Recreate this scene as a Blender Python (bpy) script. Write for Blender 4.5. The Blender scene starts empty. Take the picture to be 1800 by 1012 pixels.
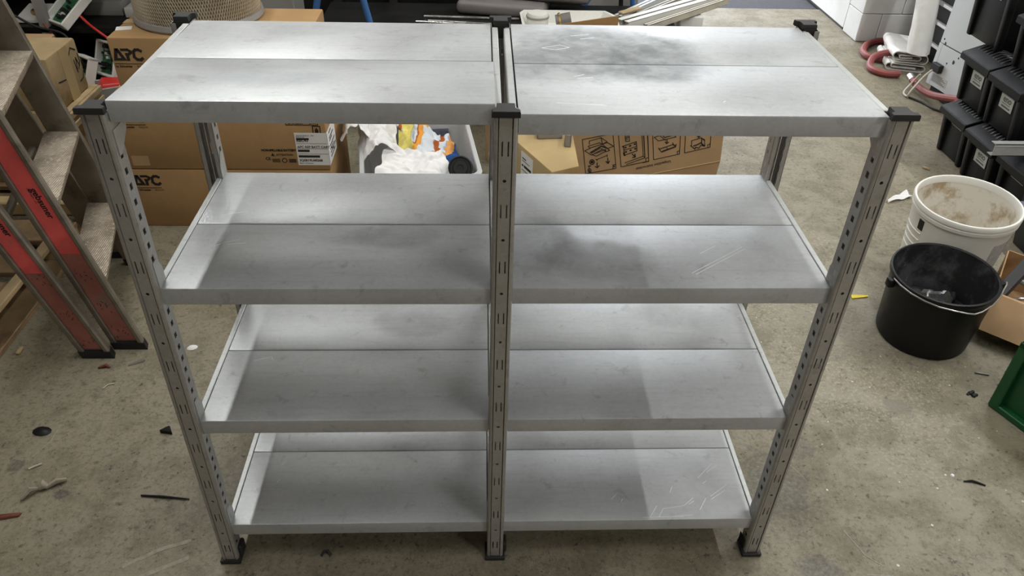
import bpy, bmesh, math, random
from mathutils import Vector, Matrix, noise as mn
V = Vector
R = math.radians
SC = bpy.context.scene
COL = SC.collection
random.seed(7)

# ------------------------------------------------------------------ mesh helper
class MB:
    def __init__(self):
        self.bm = bmesh.new(); self.mi = 0; self.M = Matrix.Identity(4)
    def _v(self, pts):
        return [self.bm.verts.new(self.M @ V(p)) for p in pts]
    def _f(self, vs):
        try:
            f = self.bm.faces.new(vs); f.material_index = self.mi; return f
        except ValueError:
            return None
    def hexa(self, p, bev=0, seg=1):
        v = self._v(p)
        fs = [self._f([v[i] for i in q]) for q in ((0,3,2,1),(4,5,6,7),(0,1,5,4),(1,2,6,5),(2,3,7,6),(3,0,4,7))]
        if bev:
            es = list({e for f in fs if f for e in f.edges})
            r = bmesh.ops.bevel(self.bm, geom=es, offset=bev, segments=seg, profile=.5, affect='EDGES', clamp_overlap=True)
            for f in r['faces']: f.material_index = self.mi
        return self
    def box(self, a, b, bev=0, seg=1):
        x0,y0,z0 = a; x1,y1,z1 = b
        return self.hexa([(x0,y0,z0),(x1,y0,z0),(x1,y1,z0),(x0,y1,z0),(x0,y0,z1),(x1,y0,z1),(x1,y1,z1),(x0,y1,z1)], bev, seg)
    def taper(self, a, b, inset, bev=0, seg=1):     # box whose bottom is inset
        x0,y0,z0 = a; x1,y1,z1 = b; i = inset
        return self.hexa([(x0+i,y0+i,z0),(x1-i,y0+i,z0),(x1-i,y1-i,z0),(x0+i,y1-i,z0),(x0,y0,z1),(x1,y0,z1),(x1,y1,z1),(x0,y1,z1)], bev, seg)
    def loft(self, rings, close=True, caps=True):
        rs = [self._v(r) for r in rings]
        n = len(rs[0])
        for a, b in zip(rs, rs[1:]):
            for i in range(n if close else n-1):
                j = (i+1) % n
                self._f([a[i], a[j], b[j], b[i]])
        if caps:
            self._f(list(reversed(rs[0]))); self._f(rs[-1])
        return self
    def tube(self, pts, r, seg=10, caps=True):
        pts = [V(p) for p in pts]; rings = []
        n = len(pts); up = None
        for i, p in enumerate(pts):
            t = (pts[min(i+1,n-1)] - pts[max(i-1,0)]).normalized()
            if up is None:
                up = V((0,0,1)) if abs(t.z) < .9 else V((1,0,0))
            s = t.cross(up).normalized(); up = s.cross(t).normalized()
            rr = r[i] if isinstance(r, (list,tuple)) else r
            rings.append([p + (s*math.cos(2*math.pi*k/seg) + up*math.sin(2*math.pi*k/seg))*rr for k in range(seg)])
        return self.loft(rings, True, caps)
    def lathe(self, prof, c, seg=48, caps=False, ex=1.0, ea=0.0):   # ex stretches the ring along angle ea
        rings = []
        ca, sa = math.cos(ea), math.sin(ea)
        for r, z in prof:
            ring = []
            for k in range(seg):
                t = 2*math.pi*k/seg
                a, b = r*math.cos(t)*ex, r*math.sin(t)
                ring.append((c[0]+a*ca-b*sa, c[1]+a*sa+b*ca, c[2]+z))
            rings.append(ring)
        return self.loft(rings, True, caps)
    def extrude(self, poly, vec):                  # poly: list of 3D points, extruded by vec
        return self.loft([poly, [V(p)+V(vec) for p in poly]], True, True)
    def sheet(self, fn, nu, nv, th=0.002):         # two-sided sheet of thickness th from fn(u,v)->point
        P = [[V(fn(i/nu, j/nv)) for j in range(nv+1)] for i in range(nu+1)]
        def nrm(i, j):
            a = P[min(i+1,nu)][j]-P[max(i-1,0)][j]; b = P[i][min(j+1,nv)]-P[i][max(j-1,0)]
            n = a.cross(b); return n.normalized() if n.length > 1e-9 else V((0,0,1))
        A = [self._v(r) for r in P]
        B = [self._v([P[i][j]-nrm(i,j)*th for j in range(nv+1)]) for i in range(nu+1)]
        for i in range(nu):
            for j in range(nv):
                self._f([A[i][j],A[i+1][j],A[i+1][j+1],A[i][j+1]])
                self._f([B[i][j],B[i][j+1],B[i+1][j+1],B[i+1][j]])
        for i in range(nu):
            self._f([A[i][0],B[i][0],B[i+1][0],A[i+1][0]]); self._f([A[i][nv],A[i+1][nv],B[i+1][nv],B[i][nv]])
        for j in range(nv):
            self._f([A[0][j],A[0][j+1],B[0][j+1],B[0][j]]); self._f([A[nu][j],B[nu][j],B[nu][j+1],A[nu][j+1]])
        return self
    # marks drawn on a plane: origin o, right u, up v (unit), thickness th outwards
    def stroke(self, fr, pts, w, th=0.0006, close=False):
        o, u, v = (V(q) for q in fr); n = u.cross(v)
        if close: pts = list(pts) + [pts[0]]
        for kk,((x0,y0),(x1,y1)) in enumerate(zip(pts, pts[1:])):
            d = V((x1-x0, y1-y0)); L = d.length; t2 = th*(1+.25*(kk%3))
            if L < 1e-6: continue
            d /= L; q = V((-d.y, d.x))*w/2; e = d*w*.4
            a = [(x0-e.x+q.x,y0-e.y+q.y),(x0-e.x-q.x,y0-e.y-q.y),(x1+e.x-q.x,y1+e.y-q.y),(x1+e.x+q.x,y1+e.y+q.y)]
            lo = [o+u*p[0]+v*p[1] for p in a]; hi = [p+n*t2 for p in lo]
            self.hexa(lo+hi)
        return self
    def fill(self, fr, poly, th=0.0006):
        o, u, v = (V(q) for q in fr); n = u.cross(v)
        lo = [o+u*p[0]+v*p[1] for p in poly]
        return self.loft([lo, [p+n*th for p in lo]], True, True)
    def rect(self, fr, x0, y0, x1, y1, th=0.0006):
        return self.fill(fr, [(x0,y0),(x1,y0),(x1,y1),(x0,y1)], th)
    def text(self, fr, s, x, y, size, off=0.0, th=0.0007):
        cu = bpy.data.curves.new('lettering', 'FONT'); cu.body = s; cu.size = size; cu.offset = off; cu.resolution_u = 3
        ob = bpy.data.objects.new('lettering', cu); COL.objects.link(ob)
        bpy.context.view_layer.update()
        me = bpy.data.meshes.new_from_object(ob.evaluated_get(bpy.context.evaluated_depsgraph_get()))
        bpy.data.objects.remove(ob); bpy.data.curves.remove(cu)
        o, u, v = (V(q) for q in fr); n = u.cross(v)
        vs = self._v([o+u*(x+p.co.x)+v*(y+p.co.y)+n*th for p in me.vertices])
        for f in me.polygons: self._f([vs[i] for i in f.vertices])
        bpy.data.meshes.remove(me)
        return self

def wpos(o):
    p = V(o.location)
    while o.parent: o = o.parent; p += V(o.location)
    return p

def obj(name, mb, mats, parent=None, smooth=35, at=None, label=None):
    """link one mesh; verts are given in world space, the origin goes to `at` (or stays on the parent's)"""
    bm = mb.bm
    bmesh.ops.recalc_face_normals(bm, faces=bm.faces)
    base = wpos(parent) if parent else V((0,0,0))
    org = V(at) if at is not None else base
    bmesh.ops.translate(bm, vec=-org, verts=bm.verts)
    me = bpy.data.meshes.new(name); bm.to_mesh(me); bm.free()
    if not isinstance(mats, (list,tuple)): mats = [mats]
    for m in mats: me.materials.append(m)
    if smooth:
        me.polygons.foreach_set('use_smooth', [True]*len(me.polygons))
        me.set_sharp_from_angle(angle=R(smooth))
    o = bpy.data.objects.new(name, me); COL.objects.link(o)
    if parent: o.parent = parent
    o.location = org - base
    if label: o['label'] = label
    return o
def tag(o, label, cat, group=None):
    o['label'] = label; o['category'] = cat
    if group: o['group'] = group
    return o
def thing(name, label, cat, loc, group=None):
    o = bpy.data.objects.new(name, None); o.empty_display_size = .1
    COL.objects.link(o); o.location = loc
    return tag(o, label, cat, group)
def struct(name, mb, m, smooth=35):
    o = obj(name, mb, m, smooth=smooth); o['kind'] = 'structure'; return o
def frame(ax, ay):                      # local frame on the floor: maps (a,b,z) with a along ax, b along ay
    def f(o, a, b, z): return (o[0]+ax[0]*a+ay[0]*b, o[1]+ax[1]*a+ay[1]*b, z)
    return f

# ------------------------------------------------------------------ materials
def nodes(name):
    m = bpy.data.materials.new(name); m.use_nodes = True
    nt = m.node_tree; b = nt.nodes['Principled BSDF']
    return m, nt, b
def N(nt, t, **k):
    n = nt.nodes.new(t)
    for a, v in k.items(): setattr(n, a, v)
    return n
def link(nt, a, b): nt.links.new(a, b)
def val(nt, op, a, b=None, c=None, clamp=False):
    n = N(nt, 'ShaderNodeMath', operation=op, use_clamp=clamp)
    for i, x in enumerate((a, b, c)):
        if x is None: continue
        if isinstance(x, (int,float)): n.inputs[i].default_value = x
        else: link(nt, x, n.inputs[i])
    return n.outputs[0]
def mixc(nt, fac, a, b, mode='MIX'):
    n = N(nt, 'ShaderNodeMix', data_type='RGBA', blend_type=mode)
    for s, x in ((n.inputs[0], fac), (n.inputs[6], a), (n.inputs[7], b)):
        if isinstance(x, (int,float)): s.default_value = x
        elif isinstance(x, (tuple,list)): s.default_value = (x[0],x[1],x[2],1)
        else: link(nt, x, s)
    return n.outputs[2]
def coord(nt, scale=None, out='Object'):
    c = N(nt, 'ShaderNodeTexCoord').outputs[out]
    if scale:
        mp = N(nt, 'ShaderNodeMapping'); mp.inputs['Scale'].default_value = scale
        link(nt, c, mp.inputs['Vector']); c = mp.outputs[0]
    return c
def noise(nt, vec, scale, detail=4, rough=.55, dist=0):
    n = N(nt, 'ShaderNodeTexNoise')
    n.inputs['Scale'].default_value = scale; n.inputs['Detail'].default_value = detail
    n.inputs['Roughness'].default_value = rough; n.inputs['Distortion'].default_value = dist
    link(nt, vec, n.inputs['Vector']); return n.outputs['Fac']
def ramp(nt, fac, lo, hi, a=0., b=1.):
    n = N(nt, 'ShaderNodeMapRange', interpolation_type='SMOOTHSTEP')
    link(nt, fac, n.inputs[0])
    for i, x in enumerate((lo,hi,a,b)): n.inputs[i+1].default_value = x
    return n.outputs[0]
def blob(nt, vec, c, r, nz, amp=.5):
    s = N(nt, 'ShaderNodeVectorMath', operation='SUBTRACT'); link(nt, vec, s.inputs[0]); s.inputs[1].default_value = c
    d = N(nt, 'ShaderNodeVectorMath', operation='DIVIDE'); link(nt, s.outputs[0], d.inputs[0]); d.inputs[1].default_value = r
    L = N(nt, 'ShaderNodeVectorMath', operation='LENGTH'); link(nt, d.outputs[0], L.inputs[0])
    x = val(nt, 'ADD', L.outputs['Value'], val(nt, 'MULTIPLY', val(nt, 'SUBTRACT', nz, .5), amp*2))
    return ramp(nt, x, .55, 1.05, 1., 0.)
def bump(nt, b, h, strength=.3, dist=.002):
    n = N(nt, 'ShaderNodeBump'); n.inputs['Strength'].default_value = strength; n.inputs['Distance'].default_value = dist
    link(nt, h, n.inputs['Height']); link(nt, n.outputs[0], b.inputs['Normal'])
def pm(name, col, rough=.6, metal=0., var=.12, scale=8., bmp=0., bscale=60., dirt=0., dirtcol=(.08,.07,.05), spec=.5, stretch=None):
    m, nt, b = nodes(name)
    c = coord(nt, stretch)
    n1 = noise(nt, c, scale, 5)
    d = tuple(x*(1-var) for x in col); u = tuple(min(1,x*(1+var)) for x in col)
    cc = mixc(nt, ramp(nt, n1, .3, .7), d, u)
    if dirt:
        n2 = noise(nt, c, scale*.7+1.3, 7, .65)
        cc = mixc(nt, ramp(nt, n2, .52, .72, 0, dirt), cc, dirtcol)
    link(nt, cc, b.inputs['Base Color'])
    b.inputs['Metallic'].default_value = metal
    b.inputs['Specular IOR Level'].default_value = spec
    link(nt, ramp(nt, n1, .2, .8, max(0,rough-.06), min(1,rough+.06)), b.inputs['Roughness'])
    if bmp: bump(nt, b, noise(nt, coord(nt), bscale, 4), bmp)
    return m

def galvanised(name, base=(.50,.515,.53), metal=.35, rough=.42, patches=()):
    m, nt, b = nodes(name)
    c = coord(nt)
    big = noise(nt, c, 4.5, 5, .6); fine = noise(nt, coord(nt, (18,180,60)), 1.0, 4, .6)
    vor = N(nt, 'ShaderNodeTexVoronoi'); vor.inputs['Scale'].default_value = 130; link(nt, c, vor.inputs['Vector'])
    sp = N(nt, 'ShaderNodeSeparateColor'); link(nt, vor.outputs['Color'], sp.inputs[0])
    cc = mixc(nt, ramp(nt, big, .3, .7), tuple(x*.90 for x in base), tuple(min(1,x*1.07) for x in base))
    cc = mixc(nt, ramp(nt, fine, .3, .75, 0, .10), cc, (.36,.36,.36))
    cc = mixc(nt, ramp(nt, sp.outputs[0], 0, 1, 0, .10), cc, (.75,.77,.78))
    sm = noise(nt, c, 21, 6, .7, .4)
    cc = mixc(nt, ramp(nt, sm, .56, .72, 0, .42), cc, (.20,.20,.20))
    st = noise(nt, coord(nt, (5,60,30)), 1.6, 6, .6)
    cc = mixc(nt, ramp(nt, st, .50, .70, 0, .16), cc, (.26,.26,.265))
    cc = mixc(nt, ramp(nt, st, .42, .28, 0, .12), cc, (.70,.72,.73))
    cc = mixc(nt, ramp(nt, noise(nt, coord(nt,(1.6,1,1)), 60, 5, .7), .62, .72, 0, .35), cc, (.24,.24,.24))
    mott = noise(nt, c, 26, 5, .6, .3)
    rg = ramp(nt, big, .3, .7, rough-.05, rough+.07)
    for (p, r, k, col) in patches:
        f = val(nt, 'MULTIPLY', blob(nt, c, p, r, big, .8), val(nt, 'MULTIPLY', ramp(nt, mott, .25, .70, .5, 1.), k))
        rg = val(nt, 'ADD', rg, val(nt, 'MULTIPLY', f, .35), clamp=True)
        cc = mixc(nt, f, cc, col)
    link(nt, cc, b.inputs['Base Color']); link(nt, rg, b.inputs['Roughness'])
    b.inputs['Metallic'].default_value = metal
    return m

# ------------------------------------------------------------------ palette
M_zinc  = galvanised('galvanised_sheet', patches=[
    ((.19,0.045,1.292),(.23,.22,.05),.75,(.20,.215,.222)),
    ((.33,0.0,1.292),(.14,.14,.05),.6,(.21,.228,.24)),
    ((-.40,-0.120,1.292),(.16,.06,.05),.35,(.30,.34,.38)),
    ((-.38,0.190,1.292),(.14,.05,.05),.35,(.32,.34,.35)),
    ((.10,-0.090,.91),(.10,.13,.05),.55,(.25,.25,.25)),
    ((.24,-0.150,.91),(.14,.09,.05),.45,(.27,.27,.27)),
    ((-.25,-0.050,.91),(.16,.06,.05),.45,(.27,.27,.27)),
    ((-.20,0.110,.528),(.12,.06,.05),.35,(.28,.28,.28)),
    ((.50,0.150,.528),(.12,.08,.05),.35,(.30,.30,.30)),
    ((.14,-0.060,1.292),(.05,.03,.04),.5,(.62,.63,.63)),
])
M_post  = galvanised('galvanised_post', base=(.45,.435,.41), metal=.5, rough=.40)
M_beam  = galvanised('galvanised_beam', base=(.56,.575,.57), metal=.5, rough=.42)
M_scr   = pm('scratched_zinc', (.78,.79,.79), .4, .3)
M_cap   = pm('black_plastic', (.024,.0235,.023), .55, var=.2, bmp=.15, bscale=300, spec=.35)
M_black = pm('matt_black', (.012,.012,.013), .6)
M_ink   = pm('black_print', (.016,.013,.011), .7)
M_card  = pm('brown_cardboard', (.40,.245,.115), .85, var=.10, scale=5, bmp=.1, bscale=90, dirt=.25, dirtcol=(.22,.13,.06), spec=.2)
M_card2 = pm('tan_cardboard', (.46,.30,.165), .85, var=.10, scale=6, bmp=.12, bscale=70, dirt=.2, dirtcol=(.26,.16,.08), spec=.2)
M_card3 = pm('yellowish_cardboard', (.50,.37,.19), .85, var=.08, scale=5, bmp=.1, bscale=90, dirt=.2, dirtcol=(.30,.20,.09), spec=.2)
M_old   = pm('aged_beige_cardboard', (.42,.31,.17), .9, var=.15, scale=7, bmp=.3, bscale=50, dirt=.6, dirtcol=(.20,.12,.05), spec=.2)
M_paper = pm('white_paper', (.80,.79,.78), .8, var=.03)
M_wood  = pm('rough_pine', (.25,.165,.085), .8, var=.25, scale=9, bmp=.3, bscale=80, dirt=.6, dirtcol=(.12,.08,.045), stretch=(1,1,6))
M_wood2 = pm('pale_pine', (.44,.325,.18), .8, var=.15, scale=9, bmp=.2, bscale=90, dirt=.3, dirtcol=(.3,.2,.1))
M_alu   = pm('dirty_aluminium', (.36,.32,.27), .5, .45, var=.15, scale=6, bmp=.2, bscale=120, dirt=.65, dirtcol=(.13,.11,.085))
M_aludk = pm('grimy_aluminium', (.25,.22,.18), .5, .5, var=.2, scale=9, bmp=.2, bscale=120, dirt=.7, dirtcol=(.07,.06,.05))
M_red   = pm('worn_red_sticker', (.80,.115,.11), .55, var=.12, scale=9, dirt=.5, dirtcol=(.30,.12,.10))
M_redworn = pm('scuffed_red_sticker', (.36,.13,.105), .6, var=.2, scale=8, dirt=.9, dirtcol=(.20,.165,.13))
M_rib = pm('glossy_black_ribs', (.02,.02,.022), .3, spec=.6)
M_hood = pm('taupe_plastic', (.17,.155,.148), .5, var=.06)
M_white = pm('white_plastic', (.74,.73,.68), .45, var=.04, scale=6, dirt=.25, dirtcol=(.55,.50,.42))
M_pwall = pm('painted_block_white', (.66,.66,.64), .75, var=.06, scale=3, bmp=.4, bscale=60, dirt=.25, dirtcol=(.45,.43,.40))
M_ltgrey= pm('light_grey_enamel', (.62,.65,.66), .4, var=.03, dirt=.1, dirtcol=(.4,.4,.38))
M_grey  = pm('grey_plastic', (.30,.29,.28), .5, var=.06)
M_dkmet = pm('dark_painted_steel', (.010,.010,.010), .5, .1, var=.3, scale=6, dirt=.3, dirtcol=(.03,.024,.02), spec=.3)
M_tool  = pm('black_toolbox_plastic', (.005,.0053,.006), .45, var=.25, scale=12, bmp=.12, bscale=250, spec=.28)
M_tool2 = pm('charcoal_plastic', (.020,.020,.023), .5, var=.2, scale=12, spec=.3)
M_blue  = pm('blue_painted_steel', (.045,.14,.36), .4, var=.1, dirt=.3, dirtcol=(.03,.05,.09))
M_redh  = pm('red_rubber', (.24,.055,.05), .55, var=.12, scale=14, dirt=.3, dirtcol=(.22,.08,.07))
M_redp  = pm('red_plastic', (.58,.03,.025), .4)
M_green = pm('green_plastic', (.005,.085,.024), .42, var=.12, scale=8, dirt=.3, dirtcol=(.02,.10,.03))
M_chrome= pm('bright_steel', (.62,.62,.60), .25, .95)
M_wire  = pm('grey_wire', (.45,.45,.44), .35, .8)
M_pcb   = pm('green_circuit_board', (.03,.16,.07), .5, var=.5, scale=60)
M_brass = pm('brass_fitting', (.50,.36,.14), .35, .8)
M_strap = pm('beige_cable', (.52,.48,.40), .6)
M_tarp  = pm('white_tarpaulin', (.72,.70,.66), .6, var=.07, scale=9, bmp=.35, bscale=40, dirt=.5, dirtcol=(.42,.38,.31))
M_yel   = pm('yellow_cloth', (.68,.58,.14), .9, var=.15, scale=25, bmp=.4, bscale=200)
M_ylw   = pm('yellow_plastic', (.75,.58,.02), .5)
M_rust  = pm('red_brown_wood', (.16,.045,.025), .7, var=.3, scale=20)
M_grass = pm('dry_grey_wood', (.32,.28,.22), .9, var=.25, scale=20)
M_slate = pm('slate_blue_panel', (.12,.125,.17), .5, var=.1)

def _mesh_filter():
    m, nt, b = nodes('beige_expanded_mesh')
    c = N(nt,'ShaderNodeTexCoord').outputs['UV']
    b.inputs['Roughness'].default_value = .55; b.inputs['Metallic'].default_value = .25
    n = noise(nt, coord(nt), 9, 4)
    link(nt, mixc(nt, ramp(nt,n,.3,.7), (.40,.34,.25), (.56,.49,.38)), b.inputs['Base Color'])
    return m
M_mesh = _mesh_filter()
M_pleat = pm('filter_pleats', (.30,.24,.16), .9, var=.2, scale=40)

def _film():
    m, nt, b = nodes('clear_plastic_film')
    b.inputs['Base Color'].default_value = (.95,.94,.93,1); b.inputs['Roughness'].default_value = .16
    b.inputs['Transmission Weight'].default_value = .25; b.inputs['IOR'].default_value = 1.3
    bump(nt, b, noise(nt, coord(nt), 60, 3), .5, .004)
    return m
M_film = _film()
def _tub():
    m, nt, b = nodes('milky_clear_plastic')
    b.inputs['Base Color'].default_value = (.80,.81,.82,1); b.inputs['Roughness'].default_value = .25
    b.inputs['Transmission Weight'].default_value = .45; b.inputs['IOR'].default_value = 1.15
    return m
M_tub = _tub()

def _tread():
    m, nt, b = nodes('ribbed_ladder_tread')
    c = coord(nt)
    w = N(nt,'ShaderNodeTexWave', wave_type='BANDS', bands_direction='X', wave_profile='SIN'); w.inputs['Scale'].default_value = 42; w.inputs['Distortion'].default_value=.25; link(nt,c,w.inputs['Vector'])
    n = noise(nt, c, 14, 7, .65); n2 = noise(nt, c, 70, 4, .6)
    cc = mixc(nt, ramp(nt,n,.35,.68), (.50,.43,.34), (.27,.225,.17))
    cc = mixc(nt, ramp(nt,n2,.50,.66,0,.8), cc, (.64,.57,.47))
    cc = mixc(nt, ramp(nt,w.outputs['Fac'],.15,.5,.55,0), cc, (.20,.17,.13))
    link(nt, cc, b.inputs['Base Color']); b.inputs['Metallic'].default_value=.35; b.inputs['Roughness'].default_value=.5
    bump(nt, b, w.outputs['Fac'], .7, .002)
    return m
M_tread = _tread()

def _towel():
    m, nt, b = nodes('striped_towel')
    c = coord(nt)
    n = noise(nt, c, 7, 4, .5); n2 = noise(nt, c, 300, 2)
    mp = N(nt,'ShaderNodeMapping'); mp.inputs['Rotation'].default_value=(0,0,R(10)); link(nt,c,mp.inputs['Vector'])
    s = N(nt,'ShaderNodeSeparateXYZ'); link(nt, mp.outputs[0], s.inputs[0])
    x = val(nt,'ADD', s.outputs[0], val(nt,'MULTIPLY', n, .10))
    st = val(nt,'PINGPONG', val(nt,'MULTIPLY', x, 1.0), .045)
    cc = mixc(nt, ramp(nt, st, .030, .036), (.62,.67,.72), (.36,.10,.03))
    st2 = val(nt,'PINGPONG', val(nt,'ADD', x, .02), .07)
    cc = mixc(nt, ramp(nt, st2, .060,.063), cc, (.72,.32,.06))
    big = ramp(nt, x, .165, .18)
    cc = mixc(nt, big, cc, mixc(nt, ramp(nt, st2, .052,.057), (.025,.08,.25), (.70,.33,.10)))
    link(nt, cc, b.inputs['Base Color']); b.inputs['Roughness'].default_value=.95; b.inputs['Specular IOR Level'].default_value=.1
    bump(nt, b, n2, .6, .003)
    return m
M_towel = _towel()

def _bucket_in(name, base, dirt, k, speck=False):
    m, nt, b = nodes(name)
    c = coord(nt); n = noise(nt, c, 9, 8, .68); n2 = noise(nt, c, 30, 6, .7)
    cc = mixc(nt, ramp(nt,n,.44,.64,0,k), base, dirt)
    cc = mixc(nt, ramp(nt,n2,.64,.76,0,k*.9), cc, tuple(min(1,x*1.3+.02) for x in dirt))
    if speck:
        n3 = noise(nt, c, 55, 5, .8); cc = mixc(nt, val(nt,'MULTIPLY', ramp(nt,n3,.66,.69), ramp(nt,n,.45,.60)), cc, (.55,.55,.55))
    link(nt, cc, b.inputs['Base Color']); b.inputs['Roughness'].default_value=.5
    return m
M_bin  = _bucket_in('stained_white_plastic', (.70,.67,.60), (.36,.26,.14), .9)
M_bin2 = _bucket_in('plaster_spattered_black_plastic', (.014,.014,.016), (.12,.12,.13), .6, True)

def _concrete():
    m, nt, b = nodes('stained_concrete')
    c = coord(nt)
    a = noise(nt, c, 1.1, 6, .6); d = noise(nt, c, 5.5, 8, .68, .3); e = noise(nt, c, 34, 6, .7); f = noise(nt, c, 120, 3, .6)
    cc = mixc(nt, ramp(nt,a,.35,.65), (.240,.208,.140), (.262,.233,.170))
    cc = mixc(nt, ramp(nt,d,.44,.62,0,.70), cc, (.158,.138,.090))
    cc = mixc(nt, ramp(nt,d,.50,.32,0,.5), cc, (.262,.24,.185))
    g = noise(nt, c, 15, 7, .72)
    cc = mixc(nt, ramp(nt,g,.52,.68,0,.65), cc, (.135,.117,.08))
    cc = mixc(nt, ramp(nt,g,.44,.28,0,.5), cc, (.285,.265,.20))
    cc = mixc(nt, ramp(nt,e,.54,.68,0,.75), cc, (.075,.067,.05))
    h = noise(nt, c, 75, 6, .75)
    cc = mixc(nt, ramp(nt,h,.50,.64,0,.55), cc, (.105,.094,.068))
    cc = mixc(nt, ramp(nt,h,.46,.34,0,.45), cc, (.31,.29,.225))
    e2 = noise(nt, coord(nt,(1,1,1)), 52, 4, .6)
    cc = mixc(nt, val(nt,'MULTIPLY', ramp(nt,e2,.61,.66,0,.8), ramp(nt,d,.38,.55)), cc, (.06,.055,.046))
    cc = mixc(nt, ramp(nt,f,.64,.70,0,.6), cc, (.40,.375,.30))
    # white chips, denser to the right of the rack
    v = N(nt,'ShaderNodeTexVoronoi'); v.inputs['Scale'].default_value=38; link(nt,c,v.inputs['Vector'])
    sp = N(nt,'ShaderNodeSeparateColor'); link(nt,v.outputs['Color'],sp.inputs[0])
    near = blob(nt, c, (1.15,.55,0), (.75,1.1,1), a, .5)
    thr = val(nt,'MULTIPLY', ramp(nt, sp.outputs[0], .80, .86), near)
    sz = val(nt,'MULTIPLY', sp.outputs[1], .17)
    dot = val(nt,'MULTIPLY', val(nt,'LESS_THAN', v.outputs['Distance'], sz), thr)
    cc = mixc(nt, dot, cc, (.62,.60,.52))
    # light worn haze of plaster dust to the right of the rack, dark oil stains
    cc = mixc(nt, val(nt,'MULTIPLY', blob(nt,c,(1.35,1.0,0),(.5,1.0,1),d,.9), ramp(nt,h,.50,.58,0,.6)), cc, (.40,.375,.29))
    for (p, r, k, col) in (((.87,.21,0),(.13,.17,1),.75,(.085,.08,.06)), ((.98,.37,0),(.07,.06,1),.7,(.10,.09,.07)),
                           ((.90,-.06,0),(.07,.05,1),.7,(.09,.085,.075)), ((-.72,.2,0),(.18,.14,1),.55,(.12,.11,.085)),
                           ((-.55,.42,0),(.10,.25,1),.6,(.12,.115,.075)), ((-1.25,.22,0),(.03,.02,1),.8,(.07,.065,.055)),
                           ((-1.43,.33,0),(.03,.025,1),.7,(.07,.065,.055)), ((1.50,.95,0),(.45,.25,1),.35,(.13,.12,.10)),
                           ((1.40,.55,0),(.06,.05,1),.5,(.12,.11,.09)), ((1.9,.62,0),(.3,.2,1),.3,(.14,.12,.09))):
        cc = mixc(nt, val(nt,'MULTIPLY', blob(nt,c,p,r,g,1.1), val(nt,'MULTIPLY', ramp(nt,h,.30,.60,.35,1.), k)), cc, col)
    link(nt, cc, b.inputs['Base Color'])
    b.inputs['Specular IOR Level'].default_value = .45
    link(nt, ramp(nt,d,.3,.7,.42,.62), b.inputs['Roughness'])
    bump(nt, b, e, .25, .003)
    return m
M_floor = _concrete()
M_chalk = pm('pale_floor_mark', (.29,.272,.215), .8, var=.2, scale=60)
M_asph = pm('asphalt', (.050,.050,.060), .8, var=.45, scale=120, bmp=.8, bscale=200)
M_room = pm('grey_rendered_wall', (.36,.315,.26), .85, var=.06, scale=2)

# ------------------------------------------------------------------ setting
mb = MB(); mb.box((-4.4,-5.0,-.12),(4.8,5.07,0)); floor = struct('floor', mb, M_floor, 0)
mb = MB()                                        # pale scuffs and a plaster crack on the concrete
F0 = ((0,0,0),(1,0,0),(0,1,0))
mb.stroke(F0, [(-.615,.66),(-.60,.58),(-.555,.52),(-.56,.45),(-.565,.38),(-.56,.32)], .006)
mb.stroke(F0, [(-.47,.66),(-.50,.58),(-.55,.52)], .005)
mb.stroke(F0, [(-.98,-.02),(-.90,.03),(-.83,.055)], .012); mb.stroke(F0, [(-.97,-.08),(-.90,-.04),(-.82,.0)], .014)
mb.stroke(F0, [(-1.37,.50),(-1.37,.43),(-1.40,.36)], .003)
mb.stroke(F0, [(.93,.33),(.97,.25)], .003); mb.stroke(F0, [(1.02,.06),(1.05,-.02),(1.08,-.05)], .004); mb.stroke(F0, [(1.03,-.08),(1.10,-.085)], .005)
o = obj('trim_1', mb, M_chalk, smooth=0); o['kind'] = 'structure'
mb = MB(); mb.box((-4.4,5.07,-.14),(9,16,-.015)); struct('ground', mb, M_asph, 0)
mb = MB(); mb.box((-4.6,-5.0,0),(-4.4,5.07,3.6)); struct('wall_left', mb, M_room)
mb = MB(); mb.box((4.8,-5.0,0),(5.0,4.30,3.6)); struct('wall_right', mb, M_room)
mb = MB(); mb.box((-4.6,-5.2,0),(5.0,-5.0,3.6)); struct('wall_front', mb, M_room)
mb = MB(); mb.box((-4.6,5.07,0),(.55,5.27,3.6)); mb.box((.55,5.07,2.9),(2.735,5.27,3.6)); struct('wall_back', mb, M_room)
mb = MB(); mb.box((-4.6,-5.2,3.6),(5.0,5.27,3.75)); struct('ceiling', mb, M_room)
# white block pier, with mortar joints, and the long white wall running out through the gateway
mb = MB()
z = 0
rows = [0,.20,.42,.64,.86,1.08,1.30,1.52,1.74,1.96,2.18,2.40,2.62,2.84,3.06,3.28,3.6]
for k,(a,b2) in enumerate(zip(rows, rows[1:])):
    xs = [2.73, 3.02 if k%2 else 2.88, 3.45, 3.9, 4.35, 4.8]
    for x0,x1 in zip(xs, xs[1:]):
        mb.box((x0+(.002 if x0>2.74 else 0),4.29,a+.002),(x1-.002,4.535,b2-.002), .004)
struct('wall_pier', mb, M_pwall)
mb = MB(); mb.box((2.745,4.57,.01),(2.95,9.5,3.6), .004); struct('wall_gateway', mb, M_pwall)
mb = MB(); mb.box((2.75,4.535,.0),(2.94,4.57,3.6)); mb.box((2.742,4.57,0),(2.76,9.5,.012)); struct('trim_2', mb, M_black)

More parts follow.
